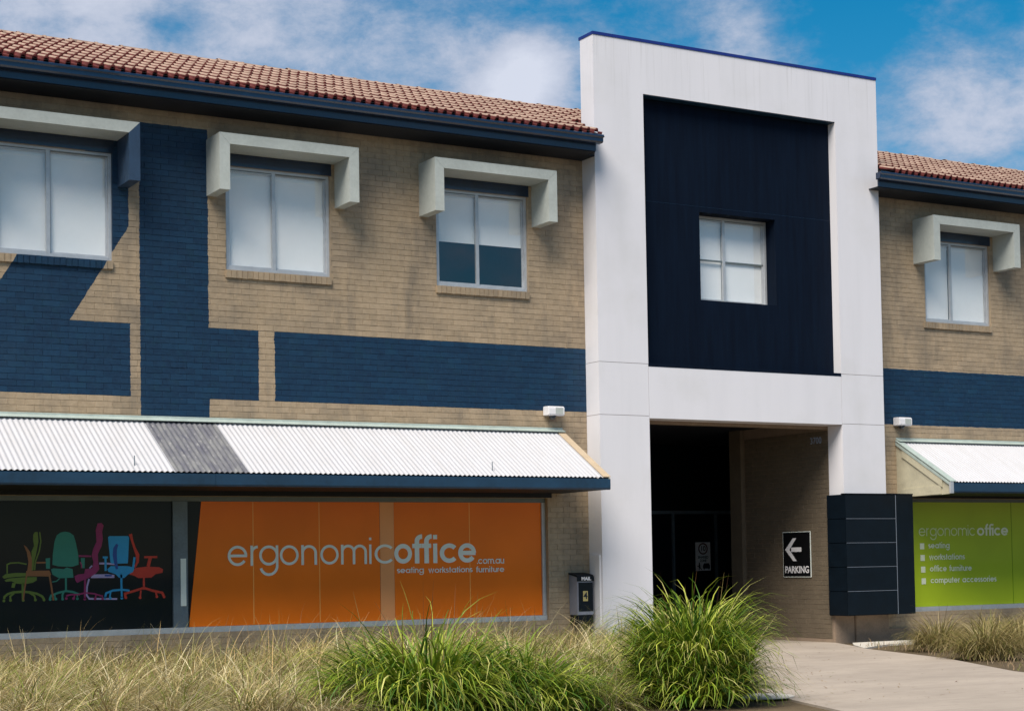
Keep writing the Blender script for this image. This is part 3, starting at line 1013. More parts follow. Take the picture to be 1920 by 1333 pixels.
# lettering: thin word, bold word, address and line below
t = MB(); y = GY - .006
TH = .135
xs = {'e': (8.903, 9.203), 'r': (9.252, 9.372), 'g': (9.386, 9.683), 'o': (9.707, 10.003), 'n': (10.044, 10.295), 'o2': (10.348, 10.644),
      'm': (10.682, 11.107), 'i': (11.145, 11.183), 'c': (11.234, 11.553)}
for k, (a, c) in xs.items():
    stroke_text(t, k[0], a, 1.503, .292, TH, y, width=(c - a) * (1.0 if k != 'c' else .98))
t.build('lettering', mat['letter'], sw)
t = MB(); TB = .225
for k, a, c in (('o', 11.562, 11.862), ('f', 11.868, 12.020), ('f', 12.030, 12.185), ('i', 12.226, 12.296), ('c', 12.338, 12.640), ('e', 12.660, 12.975)):
    stroke_text(t, k, a, 1.500, .300, TB, y - .001, width=(c - a))
t.build('lettering', mat['letter'], sw)
def words(text, x, z, xh, w_, yy, width, track, m, parent):
    n_ = sum(glyph(c, w_)[1] if c != ' ' else .5 for c in text) + track * (len(text) - 1)
    sx = width / (n_ * xh)
    for wd in text.split(' '):
        t = MB(); x = stroke_text(t, wd, x, z, xh, w_, yy, sx=sx, track=track) + (.5 + track) * xh * sx
        t.build('lettering', m, parent)


words('.com.au', 12.99, 1.478, .076, .19, y, .485, .06, mat['letter'], sw)
words('seating', 11.61, 1.357, .064, .20, y, .45, .10, mat['letter'], sw)
words('workstations', 12.14, 1.352, .064, .20, y, .765, .10, mat['letter'], sw)
words('furniture', 12.97, 1.347, .064, .20, y, .505, .10, mat['letter'], sw)

# chair prints; U, V are read off the print in thousandths of its width
DU = lambda u: 5.681 + u * 1.2095e-3 + u * u * 1.6e-8
DV = lambda u, v: 2.276 - v * (1.195e-3 + u * 3.1e-8)
CH = {}


def chair(color, label, strokes=(), polys=(), holes=(), lv=0):
    m = simple('print_' + label.split()[0], tuple(min(1, c * 1.35) for c in color), .6, .1, var=.1)
    b = MB(); yb = GY - .003 - lv * .0012; k = 0
    for w_, pts in strokes:
        rb = ribbon([(DU(u), DV(u, v)) for u, v in pts], [q * .0012 for q in w_] if isinstance(w_, tuple) else w_ * .0012)
        yy = yb - .00008 * (k % 9); k += 1
        for i in range(len(rb) - 1):
            q = [rb[i][0], rb[i + 1][0], rb[i + 1][1], rb[i][1]]; b.poly([(p.x, yy, p.y) for p in q])
    for pts in polys:
        yy = yb - .00008 * (k % 9); k += 1
        P = [Vector((DU(u), DV(u, v), 0)) for u, v in pts]
        for tri in tessellate_polygon([P]): b.poly([(P[i].x, yy, P[i].y) for i in tri])
    o = b.build('chair_print', m, sw); o['label'] = label
    return o


def castor(x, y, r=16): return [(x + r * math.cos(a * math.pi / 5), y + r * math.sin(a * math.pi / 5)) for a in range(10)]


chair((.085, .13, .012), 'lime green office chair seen from the side',
      [(26, [(40, 975), (45, 950), (80, 920), (140, 900), (245, 893), (330, 900), (400, 915), (460, 945), (480, 975)]),
       (20, [(110, 985), (108, 945), (150, 912)]), (20, [(385, 985), (375, 940), (320, 905)]), (26, [(245, 800), (248, 985)]),
       (16, [(75, 690), (75, 590), (110, 572), (200, 568), (290, 585)]), (15, [(378, 650), (385, 560), (430, 440), (448, 330), (436, 225)])],
      [castor(38, 995), castor(110, 990), castor(250, 990), castor(385, 985), castor(480, 985),
       [(20, 725), (60, 695), (180, 682), (330, 685), (395, 695), (400, 720), (240, 722), (90, 735), (40, 748)],
       [(45, 765), (90, 745), (240, 732), (400, 728), (402, 765), (360, 790), (260, 810), (170, 800), (120, 775), (60, 782)],
       [(130, 795), (170, 795), (155, 850), (120, 845)],
       [(365, 250), (385, 222), (415, 225), (422, 330), (395, 470), (372, 560), (365, 650), (340, 660), (345, 440), (372, 380), (362, 300)]], lv=0)
chair((.20, .075, .022), 'brown wooden chair seen from the side',
      [(16, [(290, 700), (268, 850), (250, 990)]), (20, [(540, 700), (560, 820), (585, 990)]), (18, [(395, 568), (500, 566)])],
      [[(258, 368), (290, 390), (330, 450), (350, 540), (345, 690), (290, 700), (310, 560), (292, 450)],
       [(285, 660), (540, 655), (560, 700), (545, 722), (280, 718)]], lv=1)
chair((.014, .155, .115), 'teal office chair seen from the front',
      [(22, [(725, 740), (725, 890)]), (24, [(725, 885), (640, 905), (560, 935), (545, 975)]), (24, [(725, 885), (800, 895), (880, 925)]),
       (22, [(700, 895), (685, 930), (685, 975)]), (18, [(600, 930), (605, 975)]), (16, [(850, 915), (852, 965)]), (12, [(570, 785), (620, 775), (655, 745)])],
      [[(575, 590), (580, 480), (600, 330), (625, 260), (670, 228), (720, 218), (770, 228), (815, 262), (838, 340), (865, 480), (868, 590), (800, 612), (740, 612), (640, 608)],
       [(500, 520), (550, 515), (548, 635), (505, 635)], [(893, 515), (938, 515), (935, 628), (900, 628)],
       [(560, 640), (590, 630), (700, 640), (735, 620), (800, 640), (810, 735), (650, 742), (600, 715), (575, 700)],
       castor(548, 980), castor(612, 975), castor(686, 975), castor(852, 970)], lv=0)
chair((.20, .006, .075), 'magenta high back chair seen from the side',
      [(24, [(940, 740), (935, 970)]), (18, [(725, 940), (780, 925), (860, 925), (940, 905), (1040, 915), (1140, 945)]),
       (20, [(870, 492), (1010, 495)]), (14, [(900, 628), (900, 590), (885, 560)]), (18, [(1060, 930), (1055, 965)]), (16, [(820, 930), (815, 965)])],
      [[(1085, 125), (1130, 122), (1152, 150), (1135, 220), (1142, 300), (1128, 380), (1085, 470), (1088, 560), (1100, 640), (1060, 690), (980, 740),
        (900, 770), (850, 795), (832, 770), (820, 720), (860, 700), (930, 690), (940, 640), (1020, 630), (1035, 560), (1015, 490), (1030, 420), (1070, 330), (1062, 200)],
       castor(728, 968), castor(808, 970), castor(935, 975), castor(1050, 972), castor(1135, 970)], lv=1)
chair((.30, .24, .42), 'pale lilac cantilever chair seen from the side',
      [(22, [(1100, 576), (1180, 576), (1290, 585)]), (20, [(985, 750), (962, 830), (955, 930), (985, 972), (1300, 974)]), (16, [(1020, 600), (990, 630)])],
      [[(1000, 740), (1030, 700), (1200, 695), (1270, 705), (1270, 738)]], lv=0)
chair((.010, .22, .44), 'light blue mesh office chair seen from behind',
      [(24, [(1348, 700), (1350, 880)]), (24, [(1350, 870), (1250, 880), (1175, 910), (1160, 965)]), (24, [(1350, 870), (1440, 880)]), (22, [(1350, 880), (1352, 960)]),
       (18, [(1225, 900), (1215, 960)]), (26, [(1170, 500), (1172, 660)]), (24, [(1140, 508), (1197, 508)]), (26, [(1500, 505), (1480, 650)])],
      [[(1200, 280), (1215, 268), (1430, 268), (1440, 290), (1425, 560), (1420, 575), (1240, 578), (1225, 560)],
       [(1190, 640), (1230, 605), (1420, 605), (1490, 620), (1485, 670), (1425, 700), (1380, 740), (1320, 735), (1290, 700), (1200, 668)],
       castor(1162, 965), castor(1222, 965), castor(1352, 965)], lv=1)
chair((.006, .045, .22), 'deep blue chair back behind the mesh chair',
      [((30, 44, 50, 40, 30), [(1305, 360), (1280, 410), (1275, 480), (1285, 560), (1300, 640)]), (20, [(1160, 712), (1240, 712)])], [], lv=2)
chair((.40, .022, .008), 'red task chair seen from the side',
      [(24, [(1605, 720), (1605, 870)]), (28, [(1605, 850), (1490, 885), (1390, 915), (1395, 960)]), (28, [(1605, 850), (1700, 880), (1815, 905), (1830, 940)]),
       (20, [(1570, 880), (1560, 965)]), (22, [(1740, 890), (1752, 945)]), (24, [(1610, 505), (1760, 503)]), (40, [(1680, 510), (1655, 610)]),
       ((40, 26, 30, 44, 30, 24), [(1455, 245), (1475, 320), (1500, 400), (1535, 480), (1535, 560), (1500, 620)])],
      [[(1510, 625), (1650, 610), (1780, 618), (1825, 640), (1820, 680), (1740, 695), (1690, 735), (1540, 740), (1500, 715), (1440, 700)],
       castor(1398, 960), castor(1560, 960), castor(1752, 948), castor(1835, 950)], lv=0)

# right shopfront: lime film
b = MB()
b.box(21.12, 30.5, GY - .055, GY + .05, .475, .565)
sw2 = b.build('shop_window', mat['alu'], right, bevel=.004)
MB().box(21.12, 30.5, GY - .03, GY + .05, 2.47, 2.528).build('head_rail', mat['alu_dark'], sw2)
p = film(sw2, [(21.12, .567), (24.52, .567), (24.52, 2.468), (21.12, 2.468)], mat['green'], 'pane')
film(sw2, [(24.535, .567), (27.5, .567), (27.5, 2.468), (24.535, 2.468)], mat['green'], 'pane')
film(sw2, [(27.515, .567), (30.5, .567), (30.5, 2.468), (27.515, 2.468)], mat['green'], 'pane')
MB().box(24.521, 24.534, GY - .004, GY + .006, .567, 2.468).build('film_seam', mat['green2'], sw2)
t = MB()
stroke_text(t, 'ergonomic', 22.18, 1.852, .145, .13, y, width=1.40, track=.12)
t.build('lettering', mat['letter3'], sw2)
t = MB()
stroke_text(t, 'office', 23.63, 1.850, .150, .24, y, width=.80, track=.06)
t.build('lettering', mat['letter2'], sw2)
t = MB()
for (txt, xe, k) in (('seating', 22.93, 0), ('workstations', 23.29, 1), ('office furniture', 23.45, 2), ('computer accessories', 24.06, 3)):
    zb = 1.615 - .212 * k
    MB().box(22.20 + .006 * k, 22.305 + .006 * k, y - .001, y, zb - .005, zb + .105).build('bullet_square', mat['letter2'], sw2)
    words(txt, 22.41 + .01 * k, zb + .012, .078, .23, y, xe - 22.41, .12, mat['letter2'], sw2)

# ------------------------------------------------------------------ entrance portal
FY = -0.385
portal = thing('entrance_portal', 'tall white rendered entrance portal framing a navy recess above the open passage', 'gateway', (18, 0, 0))
X0, X1, X2, X3 = 15.0, 15.96, 20.02, 20.985
g = .0035


def panel(pts, name='cladding_panel', y0=FY, y1=0.0, m=None):
    b = MB(); fr = [(x, y0, z) for x, z in pts]; bk = [(x, y1, z) for x, z in pts]; k = len(pts)
    for tri in (pts,):
        P = [Vector((x, z, 0)) for x, z in pts]
        for t_ in tessellate_polygon([P]):
            b.poly([fr[i] for i in t_]); b.poly([bk[i] for i in reversed(t_)])
    for i in range(k):
        j = (i + 1) % k; b.poly([fr[j], fr[i], bk[i], bk[j]])
    return b.build(name, m or mat['white'], portal)


panel([(X0, 4.672 + g), (X1, 4.672 + g), (X1, 9.10), (X2, 9.10), (X2, 4.672 + g), (X3, 4.672 + g), (X3, 9.955), (X0, 9.955)])
panel([(X0, 3.825 + g), (X1 - g, 3.825 + g), (X1 - g, 4.672 - g), (X0, 4.672 - g)])
panel([(X1 + g, 3.79), (X2 - g, 3.79), (X2 - g, 4.63), (X1 + g, 4.63)])
panel([(X2 + g, 3.805 + g), (X3, 3.805 + g), (X3, 4.672 - g), (X2 + g, 4.672 - g)])
panel([(X0, 0.0), (X1, 0.0), (X1, 3.79), (X1 - g, 3.79), (X1 - g, 3.825 - g), (X0, 3.825 - g)])
panel([(X2, .50), (X3, .50), (X3, 3.805 - g), (X2 + g, 3.805 - g), (X2 + g, 3.78), (X2, 3.78)])
bk = MB()
bk.box(X0 + .01, X1 - .01, FY + .012, -.01, .1, 9.9); bk.box(X2 + .01, X3 - .01, FY + .012, -.01, .6, 9.9)
bk.box(X1 - .011, X2 + .011, FY + .012, -.01, 3.80, 4.62)
bk.build('core', mat['tan_render'], portal)
MB().box(X0 - .008, X3 + .008, FY - .010, .03, 9.956, 10.005).build('coping', mat['coping'], portal)
# return walls that close the portal against the roof behind
rec = (17.18, 18.785, 5.82, 7.30)
nv = wall_with_holes(X1 + .001, X2 - .001, 4.632, 9.098, [rec], -.20, .13).build('recess_wall', mat['navy_render'], portal)
MB().box(X1 + .002, X2 - .002, -.2015, -.1995, 7.386, 7.389).build('recess_joint', mat['eave_navy'], nv)
MB().box(X1 + .002, X2 + .0, FY - .004, -.205, 4.6335, 4.685).build('recess_ledge', mat['navy_render'], portal)
MB().box(X1 + .002, X2 - .002, FY + .02, -.205, 9.085, 9.0985).build('recess_head_trim', mat['navy_metal'], portal)
upper_window(portal, rec[0] + .0, rec[1] - .0, None, .69, rec[2] + .05, z0=rec[2], z1=rec[3], transom=6.55, y=.055)
rm = MB()
rm.box(16.9, 19.4, 1.8, 1.85, 5.2, 8.0); rm.box(16.9, 19.4, .135, 1.8, 7.95, 8.0); rm.box(16.9, 19.4, .135, 1.8, 5.2, 5.25)
rm.box(16.85, 16.9, .135, 1.85, 5.2, 8.0); rm.box(19.4, 19.45, .135, 1.85, 5.2, 8.0)
rm.build('interior_partition', mat['room'], portal)
# passage: brick side walls, ceiling, glazed end
pw = MB().box(20.03, 20.5, .0, 2.70, 0, 3.9).build('passage_wall', mat['tan_render'], portal)
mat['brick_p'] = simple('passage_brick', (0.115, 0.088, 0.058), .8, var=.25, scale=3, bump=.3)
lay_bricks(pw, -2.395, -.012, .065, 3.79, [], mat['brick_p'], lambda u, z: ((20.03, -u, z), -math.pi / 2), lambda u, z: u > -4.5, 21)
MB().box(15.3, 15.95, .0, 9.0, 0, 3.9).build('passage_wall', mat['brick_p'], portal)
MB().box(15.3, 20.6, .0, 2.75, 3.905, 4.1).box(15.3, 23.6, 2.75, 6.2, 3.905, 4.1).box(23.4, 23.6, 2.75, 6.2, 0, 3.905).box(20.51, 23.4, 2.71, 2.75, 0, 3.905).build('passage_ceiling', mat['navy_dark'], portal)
MB().box(15.95, 20.03, .002, .16, 3.74, 3.9).build('lintel', mat['tan_render'], portal)
MB().box(19.93, 20.015, 2.40, 2.74, 0, 3.9).build('passage_pier', mat['brick_p'], portal)
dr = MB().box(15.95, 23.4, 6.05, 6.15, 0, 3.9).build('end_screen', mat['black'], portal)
fm = MB()
for x in (16.1, 17.3, 18.5, 19.7, 20.9, 22.0, 23.2): fm.box(x, x + .05, 6.0, 6.05, 0, 2.45)
fm.box(15.95, 23.4, 6.0, 6.05, 2.45, 2.52)
fm.build('door_frame', mat['grey_post'], dr)
# plinths below the right leg
MB().box(20.032, 20.48, -.055, .0, -.05, .49).build('plinth', mat['tan_render'], portal, bevel=.008)
MB().box(20.485, 21.25, -.085, .0, -.05, .49).build('plinth', mat['tan_render'], portal, bevel=.008)
MB().box(21.255, 22.1, -.05, -.012, -.05, .21).build('plinth', mat['tan_render'], portal, bevel=.008)
MB().box(14.993, 14.9995, -.345, -.075, .0, 1.58).build('cover_strip', mat['hood_white'], portal) if 0 else None

# ------------------------------------------------------------------ things on the walls
cv = MB().box(14.965, 14.998, -.350, -.080, .02, 1.585)
tag(cv.build('cable_cover', mat['plastic'], None, bevel=.004), 'tall narrow white cover strip on the side of the left portal leg beside the mailbox', 'cover')

# directory board
db = thing('directory_board', 'large dark board of five blank panels wrapping the right portal leg', 'sign', (20.7, -.45, .47))
BX0, BX1, BX2, BY = 19.945, 21.11, 21.50, -.50
c = MB(); c.box(BX0 + .012, BX1, BY + .012, FY - .003, .475, 2.575)
c.box(BX1 + .001, BX2, BY + .012, -.02, .475, 2.575); c.box(BX0 + .012, 20.012, FY - .002, -.01, .475, 2.575)
c.build('casing', mat['black'], db)
zz_ = [.478 + (2.572 - .478) * i / 5 for i in range(6)]
for i in range(5):
    MB().box(BX0 + .001, BX1 - .022, BY, BY + .011, zz_[i] + .008, zz_[i + 1] - .008).build('panel', mat['black'], db, bevel=.002)
    if i: MB().box(BX0 + .0135, BX1 - .02, BY + .003, BY + .0115, zz_[i] - .004, zz_[i] + .004).build('divider', mat['divider'], db)
    MB().box(BX0, BX0 + .0115, BY + .0125, -.012, zz_[i] + .006, zz_[i + 1] - .006).build('side_panel', mat['black'], db)
MB().box(BX1 - .019, BX1 - .006, BY + .003, BY + .0115, .48, 2.57).build('divider', mat['divider'], db)
MB().box(BX1 - .004, BX2, BY, BY + .011, .478, 2.572).build('end_panel', mat['black'], db, bevel=.002)
MB().box(BX0 - .004, BX2 + .004, BY - .004, FY - .003, 2.576, 2.592).build('top_cap', mat['black'], db)

# parking sign on the passage wall (faces -x)
RW = (math.radians(90), 0, math.radians(-90))
ps = thing('parking_sign', 'black sign with white left arrow and the word PARKING on the passage wall', 'sign', (20.0, .9, 1.55))
sx_ = 20.016
MB().box(sx_ - .012, sx_ - .001, .525, 1.297, 1.145, 1.962).build('plate', mat['letter'], ps)
MB().box(sx_ - .0145, sx_ - .0125, .537, 1.285, 1.157, 1.950).build('face', simple('sign_black', (.004, .004, .005), .4, .3), ps)
ar = MB(); yq = lambda u: 1.285 - u * .748; zq = lambda v: 1.157 + v * .793
shaft = [(.20, .555), (.68, .555), (.68, .655), (.20, .655)]
for pts in ([(.30, .56), (.68, .56), (.68, .66), (.30, .66)], [(.07, .61), (.37, .87), (.50, .87), (.235, .61)], [(.07, .61), (.235, .61), (.50, .35), (.37, .35)]):
    q = [(sx_ - .0150 - .0004 * (pts[0][0] < .2), yq(u), zq(v)) for u, v in pts]; ar.poly(q)
ar.build('arrow', mat['plastic'], ps)
font_mesh('lettering', 'PARKING', .17, mat['plastic'], ps, (sx_ - .0152, .911, 1.275), RW, offset=.004, width=.66)
cn = thing('clearance_number', 'small pale clearance digits high on the passage wall under the lintel', 'sign', (20.0, .31, 3.56))
font_mesh('digits', '3700', .16, simple('digit_grey', (.30, .36, .5), .5), cn, (20.017, .33, 3.555), RW, offset=.002, width=.30)

# shared zone sign
sg = thing('speed_sign', 'small white ten speed limit and shared zone sign in the dark passage', 'sign', (19.7, 5.9, 1.55))
w_ = .385; h_ = .60; sx0 = 21.50; sz = 1.56
SM = simple('sign_white', (.80, .78, .80), .6)
SB = simple('sign_ink', (.012, .014, .022), .6); SR = simple('sign_red', (.10, .006, .008), .6)
MB().box(sx0, sx0 + w_, 6.04, 6.048, sz - h_ / 2, sz + h_ / 2).build('plate', SM, sg)
rg = MB(); cxx, czz = sx0 + w_ * .5, sz + h_ * .27
rb = ribbon(arc(cxx, czz, .108, 0, 360, 36), .028)
for i in range(len(rb) - 1):
    q = [rb[i][0], rb[i + 1][0], rb[i + 1][1], rb[i][1]]; rg.poly([(p.x, 6.0385, p.y) for p in q])
rg.build('speed_ring', SR, sg)
RF = (math.radians(90), 0, 0)
font_mesh('digits', '10', .15, SB, sg, (cxx, 6.0385, czz), RF, offset=.003, width=.115)
font_mesh('lettering', 'SHARED', .075, SB, sg, (cxx, 6.0385, sz - h_ * .03), RF, offset=.002, width=.27)
font_mesh('lettering', 'ZONE', .075, SB, sg, (cxx, 6.0385, sz - h_ * .15), RF, offset=.002, width=.17)
pc = MB()
def ip(pts, kk=0): pc.poly([(sx0 + w_ * u, 6.0385 - .0003 * kk, sz - h_ / 2 + h_ * v) for u, v in pts])
ip([(.20, .24), (.28, .24), (.30, .12), (.18, .12)]); ip([(.08, .17), (.20, .18), (.20, .15), (.08, .15)], 1)
ip([(.20, .12), (.26, .12), (.24, .03), (.18, .03)], 1); ip([(.24, .12), (.30, .12), (.42, .04), (.36, .03)], 2)
ip([(.205 + .035 + .045 * math.cos(a * .785), .265 + .028 * math.sin(a * .785)) for a in range(8)])
ip([(.48, .18), (.95, .18), (.95, .08), (.48, .08)]); ip([(.55, .26), (.88, .26), (.95, .18), (.48, .18)], 0)
ip([(.52, .08), (.60, .08), (.60, .05), (.52, .05)], 0); ip([(.84, .08), (.92, .08), (.92, .05), (.84, .05)], 0)
pc.build('pictogram', SB, sg)

# mailbox
mb = thing('mailbox', 'grey and black wall mailbox marked MAIL left of the portal leg', 'mailbox', (14.7, -.15, .65))
mx0, mx1, my = 14.60, 14.90, -.26
MB().prism_x([(-.012, .64), (my, .64), (my, 1.20), (my + .02, 1.25), (-.012, 1.285)], mx0, mx1).build('body', simple('mailbox_grey', (.20, .21, .26), .4, .2), mb, bevel=.006)
MB().box(mx0 + .02, mx1 - .012, my - .006, my - .001, .70, 1.155).build('door', mat['black'], mb)
MB().prism_x([(my - .012, 1.175), (my - .012, 1.25), (my + .02, 1.275), (-.012, 1.31), (-.012, 1.288), (my - .001, 1.24), (my - .001, 1.175)], mx0 - .008, mx1 + .008).build('lid', mat['black'], mb)
MB().box(mx0 + .10, mx0 + .19, my - .0075, my - .0062, .86, 1.02).build('number_plate', simple('yellow_plate', (.42, .34, .13), .5), mb)
font_mesh('digit', '4', .15, SB, mb, (mx0 + .145, my - .0095, .94), RF, offset=.003)
font_mesh('lettering', 'MAIL', .075, mat['plastic'], mb, (mx0 + .16, my - .0145, 1.213), RF, offset=.003, width=.18)
MB().box(mx0 + .01, mx1 - .01, my + .01, -.012, .50, .636).build('base', mat['black'], mb)

# sensor lights
def sensor(x, z, label):
    t_ = thing('security_light', label, 'light', (x, 0, z), 'white boxed lights above the awnings')
    MB().prism_x([(-.012, z - .07), (-.17, z - .075), (-.19, z - .06), (-.19, z + .055), (-.17, z + .075), (-.012, z + .08)], x - .15, x + .15).build('housing', mat['plastic'], t_, bevel=.01)
    MB().cyl((x - .03, -.10, z - .13), (0, 0, 1), .035, .055, 16, r2=.07).build('lens', mat['lens'], t_, smooth=True)
    MB().box(x - .04, x + .10, -.0105 - .0, -.0, z - .16, z - .08).build('bracket', mat['tan_render'], t_)
    MB().box(x - .02, x + .12, -.1915, -.1902, z - .045, z + .05).build('cover_plate', mat['hood_white'], t_)


sensor(14.32, 3.875, 'white boxed security light on the wall above the right end of the long left awning')
sensor(21.68, 3.905, 'white boxed security light above the awning right of the portal')

# utility pit lid by the clump
pit = MB().cyl((11.55, -8.75, .005), (0, 0, 1), .36, .012, 40)
tag(pit.build('pit_lid', mat['slab'], None, bevel=.003), 'round concrete pit lid in the driveway beside the tall green clump', 'cover')
MB_ring = MB()


# ------------------------------------------------------------------ vegetation
def blades(name, P, H, W, bend, az, tint, seg=5, parent=None, curl=1.0, kink=None):
    """P base points (n,3), H lengths, W widths, bend 0..1.6 rad droop at the tip, az lean direction"""
    n = len(P)
    t = np.linspace(0, 1, seg + 1)
    ang0 = np.abs(rng.normal(0.16, 0.13, n))[:, None] + kink[:, None] if kink is not None else np.abs(rng.normal(0.16, 0.13, n))[:, None]
    ang = ang0 + bend[:, None] * (t[None, :] ** curl)             # angle from vertical
    st = H[:, None] / seg
    dr = np.sin(ang) * st; dz = np.cos(ang) * st
    r = np.concatenate([np.zeros((n, 1)), np.cumsum(dr[:, :-1], 1)], 1)
    z = np.concatenate([np.zeros((n, 1)), np.cumsum(dz[:, :-1], 1)], 1)
    az2 = az[:, None] + rng.normal(0, .25, n)[:, None] * t[None, :] ** 2
    cx = P[:, 0:1] + r * np.cos(az2); cy = P[:, 1:2] + r * np.sin(az2); cz = P[:, 2:3] + z
    wd = W[:, None] * (1 - t[None, :] ** 2.2 * .93) * (.7 + .3 * np.minimum(1, t[None, :] * 4))
    tw = rng.uniform(0, 2 * np.pi, n)[:, None] * .0 + az[:, None] + np.pi / 2 + rng.normal(0, .5, n)[:, None]
    ox, oy = np.cos(tw) * wd / 2, np.sin(tw) * wd / 2
    V = np.stack([np.stack([cx - ox, cy - oy, cz], 2), np.stack([cx + ox, cy + oy, cz], 2)], 2).reshape(-1, 3)
    V[:, 2] = np.maximum(V[:, 2], .006)
    k = (seg + 1) * 2
    base = (np.arange(n) * k)[:, None, None]; i = np.arange(seg)[None, :, None] * 2
    Fq = (base + i + np.array([0, 1, 3, 2])[None, None, :]).reshape(-1, 4)
    me = bpy.data.meshes.new(name)
    me.vertices.add(len(V)); me.vertices.foreach_set('co', V.ravel().astype(np.float32))
    me.loops.add(Fq.size); me.loops.foreach_set('vertex_index', Fq.ravel().astype(np.int32))
    me.polygons.add(len(Fq)); me.polygons.foreach_set('loop_start', np.arange(0, Fq.size, 4, dtype=np.int32))
    me.polygons.foreach_set('loop_total', np.full(len(Fq), 4, np.int32))
    me.update(calc_edges=True)
    ca = me.color_attributes.new('tint', 'FLOAT_COLOR', 'POINT')
    c = np.repeat(tint, k, axis=0); c = np.concatenate([c, np.ones((len(c), 1))], 1)
    ca.data.foreach_set('color', c.ravel().astype(np.float32))
    me.polygons.foreach_set('use_smooth', np.ones(len(Fq), bool))
    me.materials.append(mat['blade'])
    return link(name, me, None, parent)


def tints(n, cols, wts, jit=.18):
    c = np.array(cols)[rng.choice(len(cols), n, p=np.array(wts) / sum(wts))]
    return np.clip(c * (1 + rng.normal(0, jit, (n, 1))), .005, 1)


GREENS = [(.060, .135, .010), (.17, .25, .016), (.38, .42, .055), (.50, .47, .15)]
STRAW = [(.52, .41, .21), (.40, .32, .13), (.20, .24, .035), (.66, .57, .35), (.24, .16, .07)]


def clump(name, x, y, h, rad, n, label, group=None, lean=(0, 0), cols=GREENS, wts=(3, 4, 3, 1), wd=.017, stalks=0, cat='grass clump', bend=(1.5, .45), curl=1.5, kmax=.42):
    root = thing(name, label, cat, (x, y, 0), group)
    a = rng.uniform(0, 2 * np.pi, n); qn = np.sqrt(rng.uniform(0, 1, n)); q = qn * rad * .52
    P = np.stack([x + q * np.cos(a), y + q * np.sin(a), np.zeros(n)], 1)
    az = a + rng.normal(0, .55, n)
    ax, ay = np.cos(az) + lean[0], np.sin(az) + lean[1]; az = np.arctan2(ay, ax)
    H = h * rng.uniform(.55, 1.32, n) * (1 - .38 * qn ** 2); kink = qn * kmax
    bd = np.abs(rng.normal(bend[0], bend[1], n)) + .35 * qn ** 2
    low = rng.random(n) < .30
    H = np.where(low, h * rng.uniform(.35, .75, n), H); kink = np.where(low, rng.uniform(.3, 1.0, n), kink)
    blades('leaves', P, H, wd * rng.uniform(.6, 1.25, n), bd, az, tints(n, cols, wts), seg=8, parent=root, curl=curl, kink=kink)
    if stalks:
        m = stalks; a = rng.uniform(0, 2 * np.pi, m); q = np.sqrt(rng.uniform(0, 1, m)) * rad * .35
        P = np.stack([x + q * np.cos(a), y + q * np.sin(a), np.zeros(m)], 1)
        blades('flower_stalks', P, h * rng.uniform(.8, 1.15, m), .012 * rng.uniform(.7, 1.3, m), np.abs(rng.normal(.25, .2, m)), a + rng.normal(0, .5, m), tints(m, [(.16, .07, .03), (.30, .22, .08)], (1, 1)), seg=5, parent=root, curl=2)
    return root


clump('strappy_plant', 7.55, -8.75, 1.16, 1.5, 3500, 'broad bright green strappy clump in front of the orange shop window', 'green strappy clumps', stalks=25, wd=.027, bend=(2.2, .6), curl=1.9)
clump('strappy_plant', 8.40, -8.95, .92, 1.15, 1800, 'lower green strappy clump on the right flank of the broad clump before the orange window', 'green strappy clumps', stalks=15, wd=.026, bend=(2.2, .55), curl=1.9)
clump('strappy_plant', 10.52, -8.95, 1.28, .78, 3800, 'tallest green strappy clump at the driveway edge in front of the passage', 'green strappy clumps', stalks=12, lean=(-.05, 0), wts=(3, 4, 3, 1.4), wd=.026, bend=(2.3, .5), curl=2.9, kmax=.22)


def left_edge(y):
    for (xa, ya), (xb, yb) in zip(DL[:-1], DL[1:]):
        if yb <= y <= ya: return xa + (xb - xa) * (ya - y) / (ya - yb)
    return DL[0][0] if y > DL[0][1] else DL[-1][0]


def pix(x, y, z=0):
    q = Vector((x, y, z)) - CAM; d = q.dot(F_)
    return 960 + 3245.13 * q.dot(R_) / d, 921.42 - 3245.13 * q.dot(U_) / d


